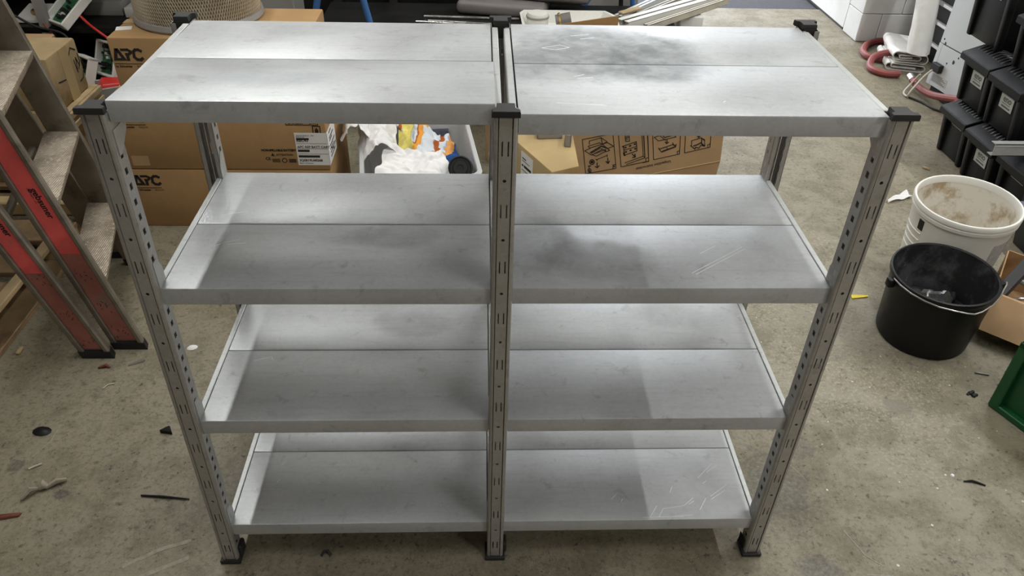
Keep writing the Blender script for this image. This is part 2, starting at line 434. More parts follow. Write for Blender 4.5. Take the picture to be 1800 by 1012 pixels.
# ------------------------------------------------------------------ camera and light
P = dict(f=1351.6084, pitch=36.45388, yaw=2.77081, roll=1.61892, c=(-.018374,-1.26936,1.852222))
def camera():
    a,b,c = R(P['pitch']), R(P['yaw']), R(P['roll'])
    fw = V((math.sin(b)*math.cos(a), math.cos(b)*math.cos(a), -math.sin(a)))
    r = V((math.cos(b), -math.sin(b), 0)); u = r.cross(fw)
    r2 = r*math.cos(c)+u*math.sin(c); u2 = -r*math.sin(c)+u*math.cos(c)
    cam = bpy.data.cameras.new('camera'); ob = bpy.data.objects.new('camera', cam); COL.objects.link(ob)
    m = Matrix((r2, u2, -fw)).transposed().to_4x4(); m.translation = V(P['c']); ob.matrix_world = m
    cam.sensor_width = 36; cam.lens = P['f']/1800*36; cam.clip_start = .05
    SC.camera = ob
camera()
def tube_or_fill_light(x, y0, y1, w, z=3.38, col=(.985,.99,.955)):
    l = bpy.data.lights.new('ceiling_tube_or_fill', 'AREA'); l.shape = 'RECTANGLE'; l.size = .07; l.size_y = y1-y0
    l.energy = w; l.color = col
    o = bpy.data.objects.new('ceiling_tube_or_fill', l); COL.objects.link(o); o.location = (x,(y0+y1)/2,z)
W = 34
for x, segs in ((-1.20,((-1.1,-.05,.42),(.15,1.55,.95),(1.75,3.15,.9),(3.35,4.75,.5))), (.95,((-4.6,-3.2,.4),(-1.1,-.05,.42),(.15,1.55,.62),(1.75,3.15,.5),(3.35,4.75,.4))), (3.20,((-3.7,-2.3,2.2),(.15,1.55,1.8),(1.75,3.15,.9),(2.95,4.25,1.1)))):  # segments in front of the rack in the first two rows are added fill
    for y0,y1,k in segs: tube_or_fill_light(x,y0,y1,W*k)
w = bpy.data.worlds.new('overcast'); SC.world = w; w.use_nodes = True
bg = w.node_tree.nodes['Background']; bg.inputs[0].default_value = (.90,.94,1,1); bg.inputs[1].default_value = 7.0
pl = bpy.data.lights.new('gateway_daylight','AREA'); pl.shape='RECTANGLE'; pl.size=2.18; pl.size_y=2.9; pl.cycles.is_portal=True
po = bpy.data.objects.new('gateway_daylight', pl); COL.objects.link(po); po.location=(1.64,5.10,1.45); po.rotation_euler=(R(-90),0,0)
SC.view_settings.view_transform='Standard'; SC.view_settings.look='None'; SC.view_settings.exposure=-0.33; SC.view_settings.gamma=1
SC.view_settings.use_curve_mapping=False
SC.cycles.max_bounces=8; SC.cycles.transparent_max_bounces=8; SC.cycles.sample_clamp_indirect=4

# ------------------------------------------------------------------ the shelving unit
LX, LY = .006069, .003672                        # the rack leans a little
def S(mb):
    for v in mb.bm.verts: v.co.x += LX*v.co.z; v.co.y += LY*v.co.z
    return mb
D = .5
XL, XM, XR = -.69711, .01602, .72759
XA, XB, XC, XD = -.67498, -.0062, .0382, .70702
ZT = 1.296
rack = thing('shelving_unit', 'grey galvanised metal shelving unit, two bays and four tiers, standing empty in the middle', 'shelving', (0,.25,0))
def post(xc, front, side):
    """C-shaped perforated post; side = flange sides facing a bay (for the holed plates), front = faces the camera"""
    mb = MB(); w = .0215; t = .0016; H0, H1 = .008, ZT-.004
    s = 1 if front else -1
    y0 = -.0144 if front else D+.0144
    def bx(x0,x1,a,b2,z0,z1): mb.box((xc+x0, min(y0+s*a,y0+s*b2), z0), (xc+x1, max(y0+s*a,y0+s*b2), z1))
    # folded web: recessed middle between two rounded shoulders
    for sg in (-1,1):
        prof = [(sg*w,.006),(sg*(w-.001),.0025),(sg*(w-.0035),.0004),(sg*(w-.0075),0),(sg*(w-.0083),.0032),(sg*(w-.0085),.0046),(sg*(w-.0035),.0046),(sg*(w-.0022),.006)]
        mb.loft([[(xc+a,y0+s*b2,zz) for a,b2 in prof] for zz in (H0,H1)])
    # perforated strip of the web: pairs of slots and a round hole between
    X0, X1 = -(w-.0098), w-.0098
    bx(-(w-.0084),w-.0084,.0040,.0046,H0,H0+.01)
    z = H0; k = 0; zz = H1-.062
    marks = []
    while zz > .04:
        marks.append((zz,'s')); marks.append((zz-.065,'r')); zz -= .13
    marks = [m for m in marks if m[0] > .03]
    top = H1
    for zc, ty in marks:
        hh = .0145 if ty == 's' else .0035
        bx(X0,X1,.0018,.0034,zc+hh,top)
        if ty == 's':
            for a,b2 in ((X0,-.0068),(-.0042,.0042),(.0068,X1)): bx(a,b2,.0018,.0034,zc-hh,zc+hh)
        else:
            for a,b2 in ((X0,-.0035),(.0035,X1)): bx(a,b2,.0018,.0034,zc-hh,zc+hh)
            for sx in (-1,1):
                for sz in (-1,1):
                    mb.extrude([(xc+sx*.0035,y0+s*.0018,zc+sz*.0035),(xc+sx*.0012,y0+s*.0018,zc+sz*.0035),(xc+sx*.0035,y0+s*.0018,zc+sz*.0012)], (0,s*.0016,0))
        top = zc-hh
    bx(X0,X1,.0018,.0034,H0,top)
    # side flanges with a row of square holes
    for sg in (-1,1):
        top = H1; zc = H1-.055
        fx = (sg*w-t, sg*w) if sg > 0 else (sg*w, sg*w+t)
        while zc > .05:
            bx(fx[0],fx[1],.005,.042,zc+.0065,top)
            bx(fx[0],fx[1],.005,.016,zc-.0065,zc+.0065); bx(fx[0],fx[1],.027,.042,zc-.0065,zc+.0065)
            top = zc-.0065; zc -= .0325
        bx(fx[0],fx[1],.005,.042,H0,top)
    if front: bx(-w+t,w-t,.0405,.042,H0,H1)
    else:
        for sg in (-1,1): bx(sg*w-(.011 if sg>0 else 0), sg*w+(0 if sg>0 else .011), .0405,.042,H0,H1)
    p = obj('post', S(mb), M_post, rack)
    # T-shaped cap
    c = MB(); b = .0255
    def yy(a): return y0+s*a
    poly = [(-b,-.0055),(b,-.0055),(b,.006),(.0185,.0085),(.0165,.012),(.0165,.034),(-.0165,.034),(-.0165,.012),(-.0185,.0085),(-b,.006)]
    def ring(zq, q): return [(xc+a*q, yy(b2*q+(1-q)*.012), zq) for a,b2 in poly]
    c.loft([ring(ZT-.003,1), ring(ZT+.006,1), ring(ZT+.0085,.95)])
    c.box((xc-.014,min(yy(.008),yy(.036)),ZT-.03),(xc+.014,max(yy(.008),yy(.036)),ZT-.002))
    obj('post_cap', S(c), M_cap, p)
    f = MB(); f.box((xc-.027,min(yy(-.006),yy(.048)),0),(xc+.027,max(yy(-.006),yy(.048)),.013), .002)
    for sg in side:
        f.box((xc+sg*.0225-.003,min(yy(.012),yy(.046)),.01),(xc+sg*.0225+.006*sg+.003,max(yy(.012),yy(.046)),.05), .004)
    f.box((xc-.017,min(yy(.012),yy(.04)),.01),(xc+.017,max(yy(.012),yy(.04)),.045), .002)
    obj('post_foot', S(f), M_cap, p)
for xc, side in ((XL,(1,)),(XM,(-1,1)),(XR,(-1,))):
    post(xc, True, side); post(xc, False, side)

ZS = {'l':(1.2911,.9091,.5278,.1432), 'r':(1.2925,.9101,.5266,.1432)}
SCRATCH = {('r',1,0):[[(.425,.055),(.56,.155)],[(.432,.05),(.565,.148)],[(.46,.13),(.50,.16)]],
           ('r',3,0):[[(.64,.19),(.59,.14)],[(.655,.185),(.62,.16)],[(.60,.12),(.612,.13)],[(.665,.115),(.61,.075)],[(.655,.095),(.61,.065)],[(.595,.068),(.57,.03)],
                      [(.56,.07),(.53,.045),(.47,.035),(.455,.01)],[(.56,.06),(.545,.05)],[(.455,.045),(.43,.008)],[(.51,.11),(.50,.09)],[(.35,.085),(.335,.07)],[(.365,.07),(.36,.06)],[(.50,.012),(.545,.014)],[(.41,.008),(.52,.009)]],
           ('l',1,0):[[(-.585,.165),(-.545,.17)],[(-.61,.16),(-.585,.175),(-.56,.185)]], ('l',1,1):[[(-.63,.29),(-.575,.305)]],
           ('l',2,0):[[(-.60,.21),(-.56,.225),(-.555,.215)]], ('l',3,0):[[(-.585,.2),(-.575,.215)],[(-.585,.14),(-.58,.15)]],
           ('r',0,1):[[(.10,.34),(.14,.36),(.16,.345),(.13,.33),(.10,.34)],[(.17,.42),(.21,.43)],[(.19,.40),(.22,.41)]],
           ('r',0,0):[[(.155,.18),(.175,.19)],[(.16,.17),(.19,.175)],[(.11,.05),(.2,.04)],[(.42,.06),(.425,.065)]]}
for bay, xa, xb in (('l',XA,XB),('r',XC,XD)):
    for k, zt in enumerate(ZS[bay]):
        tilt = .0191 if (bay == 'l' and k == 0) else 0
        for j in (0,1):
            y0, y1 = (0,.2492) if j == 0 else (.2508,D)
            mb = MB()
            h = .040
            x0, x1 = xa+.0008, xb-.0008
            if tilt and j == 0: x0 -= .0; x1 += .004
            # pressed sheet with rounded folds: front/back lips turned down, short ends
            prof = [(y0,zt-h),(y0,zt-.0035),(y0+.0012,zt-.0009),(y0+.0036,zt),(y1-.0036,zt),(y1-.0012,zt-.0009),(y1,zt-.0035),(y1,zt-h),(y1-.012,zt-h),(y1-.012,zt-h+.0015),(y1-.002,zt-h+.0015),(y1-.002,zt-.004),(y0+.002,zt-.004),(y0+.002,zt-h+.0015),(y0+.012,zt-h+.0015),(y0+.012,zt-h)]
            mb.loft([[(xx,a,b2) for a,b2 in prof] for xx in (x0,x1)])
            mb.box((x0,y0+.003,zt-h),(x0+.0015,y1-.003,zt-.003)); mb.box((x1-.0015,y0+.003,zt-h),(x1,y1-.003,zt-.003))
            mb.mi = 1
            for pts in SCRATCH.get((bay,k,j),()):
                mb.stroke(((0,0,zt),(1,0,0),(0,1,0)), pts, .0017, .0002)
            if tilt:
                for v in mb.bm.verts: v.co.z += (.004+(tilt-.004)*max(0,1-v.co.y/.25) if v.co.y < .25 else .004*(1-(v.co.y-.25)/.25))+.0008
            obj('shelf_panel', S(mb), [M_zinc, M_scr], rack)
        for sx, xe in ((-1,xa),(1,xb)):
            mb = MB(); xi = xe+sx*.0022; xo = xe+sx*.0155
            x0, x1 = min(xi,xo), max(xi,xo)
            zb = zt-.0008+(.003 if (k == 0 and bay == 'l') else 0)
            mb.box((x0,.0295,zt-.038),(x1,D-.0295,zb), .0015)
            # hooked end plates on the post flanges
            for ye, sg in ((.029,-1),(D-.029,1)):
                up = .062 if k else .004; dn = .036 if k else .092
                pl2 = [(ye+sg*.030,zt-dn),(ye-sg*.004,zt-.036 if not k else zt-dn),(ye-sg*.004,zt+up*.55),(ye+sg*.010,zt+up),(ye+sg*.030,zt+up)]
                if not k: pl2 = [(ye+sg*.030,zt-.085),(ye+sg*.018,zt-.085),(ye-sg*.022,zt-.052),(ye-sg*.022,zt-.036),(ye+sg*.030,zt-.036)]
                mb.extrude([(xe-.0004 if sx<0 else xe-.0006,a,b2) for a,b2 in pl2], (.001,0,0))
            obj('side_beam', S(mb), M_beam, rack)

# ------------------------------------------------------------------ ladder
lad = thing('stepladder', 'dirty aluminium stepladder with red stickers on its side rails, leaning at the left', 'ladder', (-1.35,1.1,0))
def SK(mb):
    for v in mb.bm.verts: v.co.x -= .285*(v.co.y-.866)
    return mb
def rail(x0, lean, w, y0, s, Htop):
    """channel rail; y0 = outer face, s = direction of the inner side"""
    p = [(-w,.002),(-w+.004,0),(-w+.017,0),(-w+.020,.003),(-w+.022,.011),(-.024,.011),(-.022,.003),(-.018,-.001),(-.006,-.001),(0,.005),(0,.024),(-.004,.027),(-w+.004,.027),(-w,.024)]
    return p
def build_rail(x0, lean, w, y0, s, Htop, name='side_rail'):
    mb = MB(); prof = rail(x0, lean, w, y0, s, Htop)
    mb.loft([[(x0-lean*z+a, y0+s*b, z) for a,b in prof] for z in (.028, Htop*.5, Htop)])
    r = obj(name, SK(mb), M_aludk, lad)
    mb = MB(); q = [(-w-.002,-.002),(.002,-.002),(.002,.029),(-w-.002,.029)]
    mb.loft([[(x0-lean*z+a, y0+s*b, z) for a,b in q] for z in (0,.03)])
    obj('rubber_foot', SK(mb), M_black, r)
    return r
RL = ((-1.223,.213,.115,.866,1),(-1.335,.285,.108,.818,1),(-1.223,.213,.115,1.42,-1),(-1.335,.285,.108,1.475,-1))
rails = [build_rail(*q, 1.75) for q in RL]
def sticker(i, z0, z1, m, marks=True):
    x0, lean, w, y0, s = RL[i]
    mb = MB()
    lo = [(x0-lean*z+a, y0+.0105, z) for z in (z0,z1) for a in ((-w+.0225),(-.0245))]
    f = [lo[0],lo[1],lo[3],lo[2]]
    mb.loft([f, [(p[0],p[1]-.0008,p[2]) for p in f]])
    mb.mi = 1
    n = math.sqrt(1+lean*lean)
    u = V((lean/n,0,-1/n)); v = V((1/n,0,lean/n))            # text runs down the rail
    def at(z): return V((x0-lean*z-w+.0245, y0+.0096, z))
    if not marks: pass
    elif i == 0:
        fr = (at(.70), u, v)
        mb.text(fr, 'gebsuner', .06, .034, .030, .0008)
        mb.text(fr, 'DIN 4569 - 131', .055, .024, .009)
    else:
        mb.text((at(.60), u, v), 'gebsuner', .0, .032, .030, .0008); mb.text((at(.60), u, v), 'DIN 4569 - 131', .0, .022, .009)
    for zq in (() if marks else (.34,.20,.10)):
        fr = (at(zq), u, v); q = random.Random(i*5+int(zq*100))
        for k in range(9):
            a = q.uniform(0,.05); b = q.uniform(.006,.055); mb.stroke(fr, [(a,b),(a+q.uniform(-.008,.008),b+q.uniform(-.006,.006))], .0018)
    obj('sticker', SK(mb), [m, M_ink], rails[i], smooth=0)
sticker(0, .405, 1.6, M_red); sticker(1, .36, 1.6, M_red); sticker(0, .035, .404, M_redworn, False); sticker(1, .035, .359, M_redworn, False)
for z in (.3,.6,.9,1.2,1.5):
    xr = RL[0][0]-.213*z
    mb = MB()
    mb.hexa([(xr-.120,.893,z-.028),(xr-.004,.893,z-.028),(xr-.004,1.393,z-.028),(xr-.120,1.393,z-.028),(xr-.122,.893,z),(xr+.002,.893,z),(xr+.002,1.393,z),(xr-.122,1.393,z)], .003, 2)
    obj('tread', SK(mb), M_tread, lad)
    if z in (.6,1.2):
        mb = MB(); mb.tube([(RL[1][0]-.285*z-.05,.845,z-.1),(RL[1][0]-.285*z-.05,1.448,z-.1)], .014, 10); obj('rear_rung', SK(mb), M_aludk, lad)

# ------------------------------------------------------------------ pallet, timbers and boxes at the left
pal = thing('wooden_pallet', 'rough wooden pallet on the floor behind the ladder feet', 'pallet', (-2.3,1.5,0))
def plank(name, a, b, m=M_wood, par=pal):
    mb = MB(); mb.box(a, b, .003); return obj(name, mb, m, par)
for y in (.70,.92,1.14,1.36,1.58,1.80,2.02):
    plank('deck_board', (-2.9,y,.122), (-1.72,y+.16,.144))
for y in (.70,1.40,2.04): plank('stringer_board', (-2.9,y,.100), (-1.715,y+.14,.122))
for x in (-2.9,-2.36,-1.83):
    plank('bottom_board', (x,.70,0), (x+.115,2.18,.022))
    for y in (.70,1.40,2.04): plank('block', (x+.005,y,.022), (x+.11,y+.14,.100), M_wood2)
plank('edge_board', (-1.742,.862,.144), (-1.70,1.36,.166), M_wood2)
def timber(y, z, x1, lab, w=.062):
    mb = MB(); mb.box((-2.75,y,z),(x1,y+w,z+.06), .006, 1); mb.mi = 1
    return tag(obj('timber_beam', mb, [M_wood2], at=(-2.2,y,z)), lab, 'timber', 'timber lengths stacked behind the ladder')
timber(1.55, .144, -1.70, 'pale squared timber with its end showing under the middle ladder tread')
timber(1.47, .144, -2.10, 'timber length lying deepest behind the ladder rails')
timber(1.50, .204, -2.02, 'short timber stacked on the other timbers behind the ladder, seen above the long red stripe')

mb = MB(); mb.box((-2.42,1.83,.144),(-1.765,2.16,.475), .008, 2); mb.mi = 0
crate = thing('wooden_crate', 'old battened wooden crate standing on the pallet under the beige box', 'crate', (-2.1,2,.144))
obj('crate_body', mb, M_old, crate)
for z in (.40,.445):
    mb = MB(); mb.box((-1.765,1.84,z),(-1.752,2.155,z+.026), .002); obj('batten', mb, M_wood2, crate)
box = thing('dusty_cardboard_box', 'dusty beige cardboard box with black scribble, on the wooden crate', 'box', (-2.0,1.99,.475))
mb = MB(); mb.box((-2.32,1.85,.475),(-1.79,2.125,.70), .012, 2); obj('carton', mb, M_old, box)
mb = MB(); fr = ((-1.7895,1.86,.475),(0,1,0),(0,0,1))
for pts in ([(.17,.175),(.20,.20),(.235,.18)],[(.20,.145),(.205,.09),(.22,.15),(.235,.11)],[(.22,.10),(.245,.125),(.245,.16)],[(.205,.05),(.235,.055),(.25,.08)],[(.03,.11),(.09,.10)]):
    mb.stroke(fr, pts, .005)
obj('pen_scribble', mb, M_ink, box, smooth=0)
mb = MB(); mb.box((-1.7895,1.955,.476),(-1.7885,2.03,.698)); obj('parcel_tape', mb, M_card3, box)
mb = MB(); mb.box((-2.45,2.19,0),(-2.03,2.42,.615), .006, 1)
tag(obj('cardboard_box', mb, M_card2, at=(-2.2,2.3,0)), 'brown cardboard box half hidden behind the dusty beige box', 'box')

# ------------------------------------------------------------------ equipment rack with circuit boards
er = thing('equipment_rack', 'dark metal rack of electrical equipment in the far left corner', 'rack', (-2.2,2.85,0))
for x in (-3.2,-2.16,-1.66,-1.45):
    mb = MB(); mb.box((x,2.55,0),(x+.04,2.59,1.3)); obj('upright', mb, M_grey if x in (-2.16,-1.66) else M_dkmet, er)
    mb = MB(); mb.box((x,3.16,0),(x+.04,3.2,1.3)); obj('upright', mb, M_dkmet, er)
for z in (.30,.60,1.0):
    mb = MB(); mb.box((-3.2,2.55,z-.025),(-1.41,3.2,z)); obj('rack_shelf', mb, M_dkmet, er)
mb = MB(); mb.box((-3.2,3.2,0),(-1.41,3.22,1.3)); obj('back_panel', mb, M_dkmet, er)
def control_box(c, rz, rx, sz, lab, comp=1):
    """white-framed control box lying open with its circuit board in view"""
    t = thing('control_unit', lab, 'circuit board', c, 'open control units on the equipment rack')
    M = Matrix.Translation(V(c)) @ Matrix.Rotation(rz,4,'Z') @ Matrix.Rotation(rx,4,'X')
    w,h,d = sz
    mb = MB(); mb.M = M
    for a,b in (((-w,-h,0),(-w+.012,h,d)),((w-.012,-h,0),(w,h,d)),((-w,-h,0),(w,-h+.012,d)),((-w,h-.012,0),(w,h,d)),((-w,-h,0),(w,h,.006))): mb.box(a,b,.003)
    obj('housing', mb, M_white, t)
    mb = MB(); mb.M = M; mb.box((-w+.014,-h+.014,.008),(w-.014,h-.014,.014)); pc = obj('circuit_board', mb, M_pcb, t)
    q = random.Random(comp); mb = MB(); mb.M = M
    for k in range(16):
        x,y = q.uniform(-w*.75,w*.6), q.uniform(-h*.75,h*.65); s = q.uniform(.006,.02)
        mb.box((x,y,.014),(x+s*1.3,y+s,.014+q.uniform(.008,.028)))
    obj('component', mb, [M_black], pc)
    mb = MB(); mb.M = M
    for k in range(5):
        x,y = q.uniform(-w*.7,w*.5), q.uniform(-h*.7,h*.5); mb.box((x,y,.014),(x+.016,y+.012,.026))
    obj('terminal', mb, M_white, pc)
    return t
control_box((-2.02,2.66,.665), R(-38), R(35), (.085,.13,.045), 'tilted white control unit with a bright green circuit board, highest of the loose units', 3)
control_box((-1.86,2.56,.44), R(-32), R(66), (.075,.085,.05), 'white-framed control unit standing next to the top battery carton', 5)
control_box((-1.955,2.48,.405), R(-38), R(64), (.065,.075,.05), 'white-framed control unit between the dusty box and another control unit', 8)
mb = MB(); mb.box((-2.42,2.62,.60),(-2.10,2.9,.68), .008)
t = thing('switch_panel', 'white plate with a round switch on the equipment rack shelf', 'switch', (-2.2,2.65,.6))
mb = MB(); mb.hexa([(-2.30,2.60,.602),(-2.13,2.60,.602),(-2.10,2.74,.64),(-2.28,2.74,.64),(-2.30,2.60,.622),(-2.13,2.60,.622),(-2.10,2.74,.66),(-2.28,2.74,.66)],.004); obj('plate', mb, M_white, t)
mb = MB(); mb.lathe([(.0,.03),(.03,.03),(.034,.02),(.034,0)], (-2.205,2.665,.622), 20); obj('knob', mb, M_brass, t)
for k,(c,s,lab) in enumerate((((-1.93,2.82,.60),(.10,.08,.07),'grey junction box right of the tilted green circuit board'),((-1.74,2.80,.60),(.07,.09,.05),'small pale junction box near the air filter on the rack shelf'),((-2.16,2.6,.30),(.07,.06,.05),'pale junction box low on the rack, above the dusty beige box'))):
    mb = MB(); mb.box((c[0]-s[0],c[1]-s[1],c[2]),(c[0]+s[0],c[1]+s[1],c[2]+s[2]),.006,2)
    tag(obj('junction_box', mb, M_grey if k==0 else M_white, at=c), lab, 'electrical box')
tr = thing('tool_tray', 'grey tray holding a red plastic piece, in front of the equipment rack', 'tray', (-1.84,2.42,.33))
mb = MB(); M0 = Matrix.Translation((-1.83,2.40,.335)) @ Matrix.Rotation(R(28),4,'Z'); mb.M = M0
for a,b in (((-.12,-.07,0),(.12,.07,.006)),((-.12,-.07,0),(-.112,.07,.05)),((.112,-.07,0),(.12,.07,.05)),((-.12,-.07,0),(.12,-.062,.05)),((-.12,.062,0),(.12,.07,.05))): mb.box(a,b,.003)
obj('tray_body', mb, M_grey, tr)
mb = MB(); mb.box((-2.0,2.33,.14),(-1.62,2.50,.335),.004); tag(obj('storage_box', mb, M_dkmet, at=(-1.8,2.4,.14)), 'dark box carrying the grey tool tray', 'box')
mb = MB(); mb.box((-2.0,2.32,0),(-1.62,2.50,.14),.004); tag(obj('base_box', mb, M_dkmet, at=(-1.8,2.4,0)), 'lower dark box beneath the tool tray', 'box')
mb = MB(); mb.M = M0; mb.hexa([(-.08,-.05,.008),(.09,-.05,.008),(.09,.045,.008),(-.08,.045,.008),(-.04,-.035,.06),(.085,-.04,.05),(.085,.03,.055),(-.03,.03,.075)],.006,2)
tag(obj('plastic_guard', mb, M_redp, at=(-1.83,2.40,.34)), 'bright red plastic piece lying in the grey tray', 'plastic part')
def cable(name, pts, r, m, lab, cat='cable', n=10):
    P2 = [V(p) for p in pts]; out = []
    for i in range(len(P2)-1):                       # Catmull-Rom
        p0,p1,p2,p3 = P2[max(i-1,0)],P2[i],P2[i+1],P2[min(i+2,len(P2)-1)]
        for k in range(n):
            t = k/n; out.append(.5*((2*p1)+(p2-p0)*t+(2*p0-5*p1+4*p2-p3)*t*t+(3*p1-p0-3*p2+p3)*t**3))
    out.append(P2[-1])
    mb = MB(); mb.tube(out, r, 10)
    return tag(obj(name, mb, m, at=tuple(P2[0])), lab, cat)
cable('cable', [(-1.98,2.60,.645),(-1.90,2.52,.62),(-1.82,2.50,.56),(-1.83,2.53,.53),(-1.85,2.56,.52)], .006, M_redp, 'red cable hanging from the tilted circuit board')
cable('cable', [(-1.66,2.75,.72),(-1.62,2.7,.66),(-1.58,2.66,.60),(-1.52,2.62,.60)], .008, M_redp, 'red cable beside the air filter')
cable('cable', [(-2.35,2.55,.78),(-2.30,2.51,.68),(-2.29,2.50,.55),(-2.31,2.52,.42)], .008, M_blue, 'dark blue cable across the rack upright')
cable('cable', [(-2.25,2.52,.67),(-2.15,2.50,.62),(-2.02,2.48,.59),(-1.97,2.44,.50),(-1.95,2.45,.45)], .006, M_black, 'thin black cable above the dusty beige box')
cable('cable', [(-2.12,2.52,.63),(-2.08,2.49,.57),(-2.10,2.48,.52),(-2.12,2.54,.365)], .006, M_rust, 'brown cable looping down to the low junction box')

# ------------------------------------------------------------------ battery cartons
def apc(fr, mb, s=1.0):
    """bold three-letter logo drawn with strokes, width about .105"""
    k = s
    def st(p, w): mb.stroke(fr, [(a*k,b*k) for a,b in p], w*k)
    for poly in ([(0,0),(.011,.046),(.023,.046),(.013,0)], [(.013,.046),(.025,.046),(.048,0),(.034,0)], [(.011,0),(.042,0),(.038,.0095),(.013,.0095)]):
        mb.fill(fr, [(p*k,q*k) for p,q in poly], .0006+.0002*len(poly)*poly[1][1])
    st([(.036,.041),(.058,.041),(.067,.036),(.067,.030),(.059,.0245),(.050,.0245)], .0095)
    st([(.0535,.021),(.0535,.004)], .0115)
    st([(.106,.037),(.098,.0415),(.087,.0415),(.0785,.034),(.0775,.014),(.086,.005),(.099,.004),(.106,.009)], .0105)
def carton(x0, x1, y0, y1, z0, z1, lab, logo, extra=None, m=M_card):
    t = thing('battery_carton', lab, 'box', ((x0+x1)/2,(y0+y1)/2,z0), 'stacked battery cartons')
    mb = MB(); mb.box((x0,y0,z0),(x1,y1,z1), .006, 2); b = obj('carton', mb, m, t)
    mb = MB(); fr = ((x0,y0-.0003,z0),(1,0,0),(0,0,1)); h = z1-z0
    lf = ((x0+logo[0],y0-.0003,z0+logo[1]),(1,0,0),(0,0,1))
    apc(lf, mb, 1.05)
    mb.rect(lf, 0,-.0135,.112,-.0110)
    mb.text(lf, 'by Schneider', 0, -.0265, .0125, .0004); mb.text(lf, 'Electric', .082, -.0265, .0125)
    if extra: extra(mb, fr, h)
    obj('printing', mb, M_ink, b, smooth=0)
    mb = MB(); mb.rect(((x0,y0,z1+.0002),(1,0,0),(0,1,0)), 0, (y1-y0)*.5-.025, x1-x0, (y1-y0)*.5+.025); obj('parcel_tape', mb, M_card3, b)
    return t, b
def marks(mb, fr, h):
    x = .60
    mb.text(fr, 'NON-SPILLABLE BATTERY', .615, .088, .0125, .0008)
    mb.fill(fr, [(.652,.066),(.668,.066),(.660,.079)]); mb.text(fr, 'ATTENTION', .674, .067, .0125, .0003)
    mb.text(fr, 'CE', .627, .047, .018, .0004)
    for a in (.037,.043,.049): mb.rect(fr, .655, a, .688, a+.003)
    mb.stroke(fr, [(.706+.010*math.cos(q*.7),.045+.010*math.sin(q*.7)) for q in range(9)], .003, close=True)
    for a in (.036,.042,.048): mb.rect(fr, .724, a, .755, a+.004)
    for k2 in range(4):
        xx = .735+k2*.034; zz = .207
        mb.stroke(fr, [(xx,zz),(xx+.028,zz),(xx+.028,zz+.030),(xx,zz+.030)], .003, close=True)
        if k2 == 0: mb.fill(fr, [(xx+.006,zz+.024),(xx+.022,zz+.024),(xx+.014,zz+.014)]); mb.rect(fr, xx+.013,zz+.004,xx+.015,zz+.016); mb.rect(fr, xx+.008,zz+.004,xx+.020,zz+.006)
        if k2 == 1: mb.rect(fr, xx+.008,zz+.005,xx+.011,zz+.024); mb.rect(fr, xx+.017,zz+.005,xx+.020,zz+.024); mb.rect(fr, xx+.005,zz+.004,xx+.023,zz+.006)
        if k2 == 2: mb.stroke(fr, [(xx+.005,zz+.014),(xx+.009,zz+.022),(xx+.019,zz+.022),(xx+.023,zz+.014)], .003); mb.rect(fr, xx+.013,zz+.004,xx+.0145,zz+.018)
        if k2 == 3: mb.fill(fr, [(xx+.006,zz+.006),(xx+.022,zz+.006),(xx+.014,zz+.015)]); mb.fill(fr, [(xx+.006,zz+.024),(xx+.014,zz+.015),(xx+.022,zz+.024)])
    xx, zz = .842, .166
    mb.stroke(fr, [(xx,zz),(xx+.030,zz),(xx+.030,zz+.036),(xx,zz+.036)], .004, close=True); mb.rect(fr, xx+.008,zz+.005,xx+.022,zz+.022); mb.rect(fr, xx+.012,zz+.022,xx+.018,zz+.028)
def label(b, x0, y0, z0):
    """white shipping label folded round the right front edge of the middle carton"""
    mb = MB(); fr = ((x0+.762,y0-.0006,z0+.024),(1,0,0),(0,0,1))
    mb.rect(fr, 0,0,.1345,.148, .0008); mb.box((x0+.8955,y0-.0014,z0+.024),(x0+.8975,y0+.17,z0+.172))
    mb.mi = 1
    f2 = ((x0+.762,y0-.0015,z0+.024),(1,0,0),(0,0,1))
    mb.text(f2, '(2P)CUST PROD ID:  (18V)', .006, .134, .0065, .0001); mb.text(f2, '(P)PROD ID:', .006, .127, .0065, .0001)
    mb.text(f2, 'RBC43', .006, .108, .017, .0004); mb.rect(f2, .004,.100,.13,.1008)
    mb.rect(f2, .006,.116,.058,.125)
    mb.text(f2, 'APC REP BATT CART 43', .006, .080, .0145, .0003); mb.rect(f2, .004,.076,.13,.0768)
    mb.rect(f2, .006,.062,.055,.072); mb.rect(f2, .004,.052,.13,.0528); mb.rect(f2, .006,.036,.095,.046)
    mb.text(f2, '3Q0819U40268', .006, .018, .015, .0004); mb.text(f2, 'Made in Philippines', .006, .007, .0075, .0001)
    f3 = ((x0+.8980,y0+.012,z0+.024),(0,1,0),(0,0,1))
    for k,(a,c,w) in enumerate(((.02,.130,.05),(.02,.106,.09),(.02,.094,.06),(.02,.07,.11),(.02,.055,.08),(.02,.04,.12),(.02,.022,.10))): mb.rect(f3, a,c,a+w,c+.006)
    obj('shipping_label', mb, [M_paper, M_ink], b, smooth=0)
carton(-1.562,-.667,1.702,2.16,0,.281, 'brown battery carton at the bottom of the stack, on the floor behind the shelving', (.05,.206))
t2, b2 = carton(-1.560,-.665,1.702,2.16,.283,.563, 'brown battery carton in the middle of the stack, with the white shipping label', (.055,.215), marks)
label(b2, -1.560, 1.702, .283)
mb = MB(); mb.rect(((-1.49,1.7016,.30),(1,0,0),(0,0,1)), 0,0,.07,.045,.0006); obj('pale_tape_patch', mb, M_card2, b2)
t3, b3 = carton(-1.462,-.70,1.722,2.12,.566,.836, 'brown battery carton on top of the stack, carrying the round air filter', (.008,.180))
mb = MB(); mb.rect(((-1.43,1.82,.8364),(.97,.24,0),(-.24,.97,0)), -.03,-.01,.03,.035,.0006)
obj('white_paper_slip', mb, M_paper, b3)

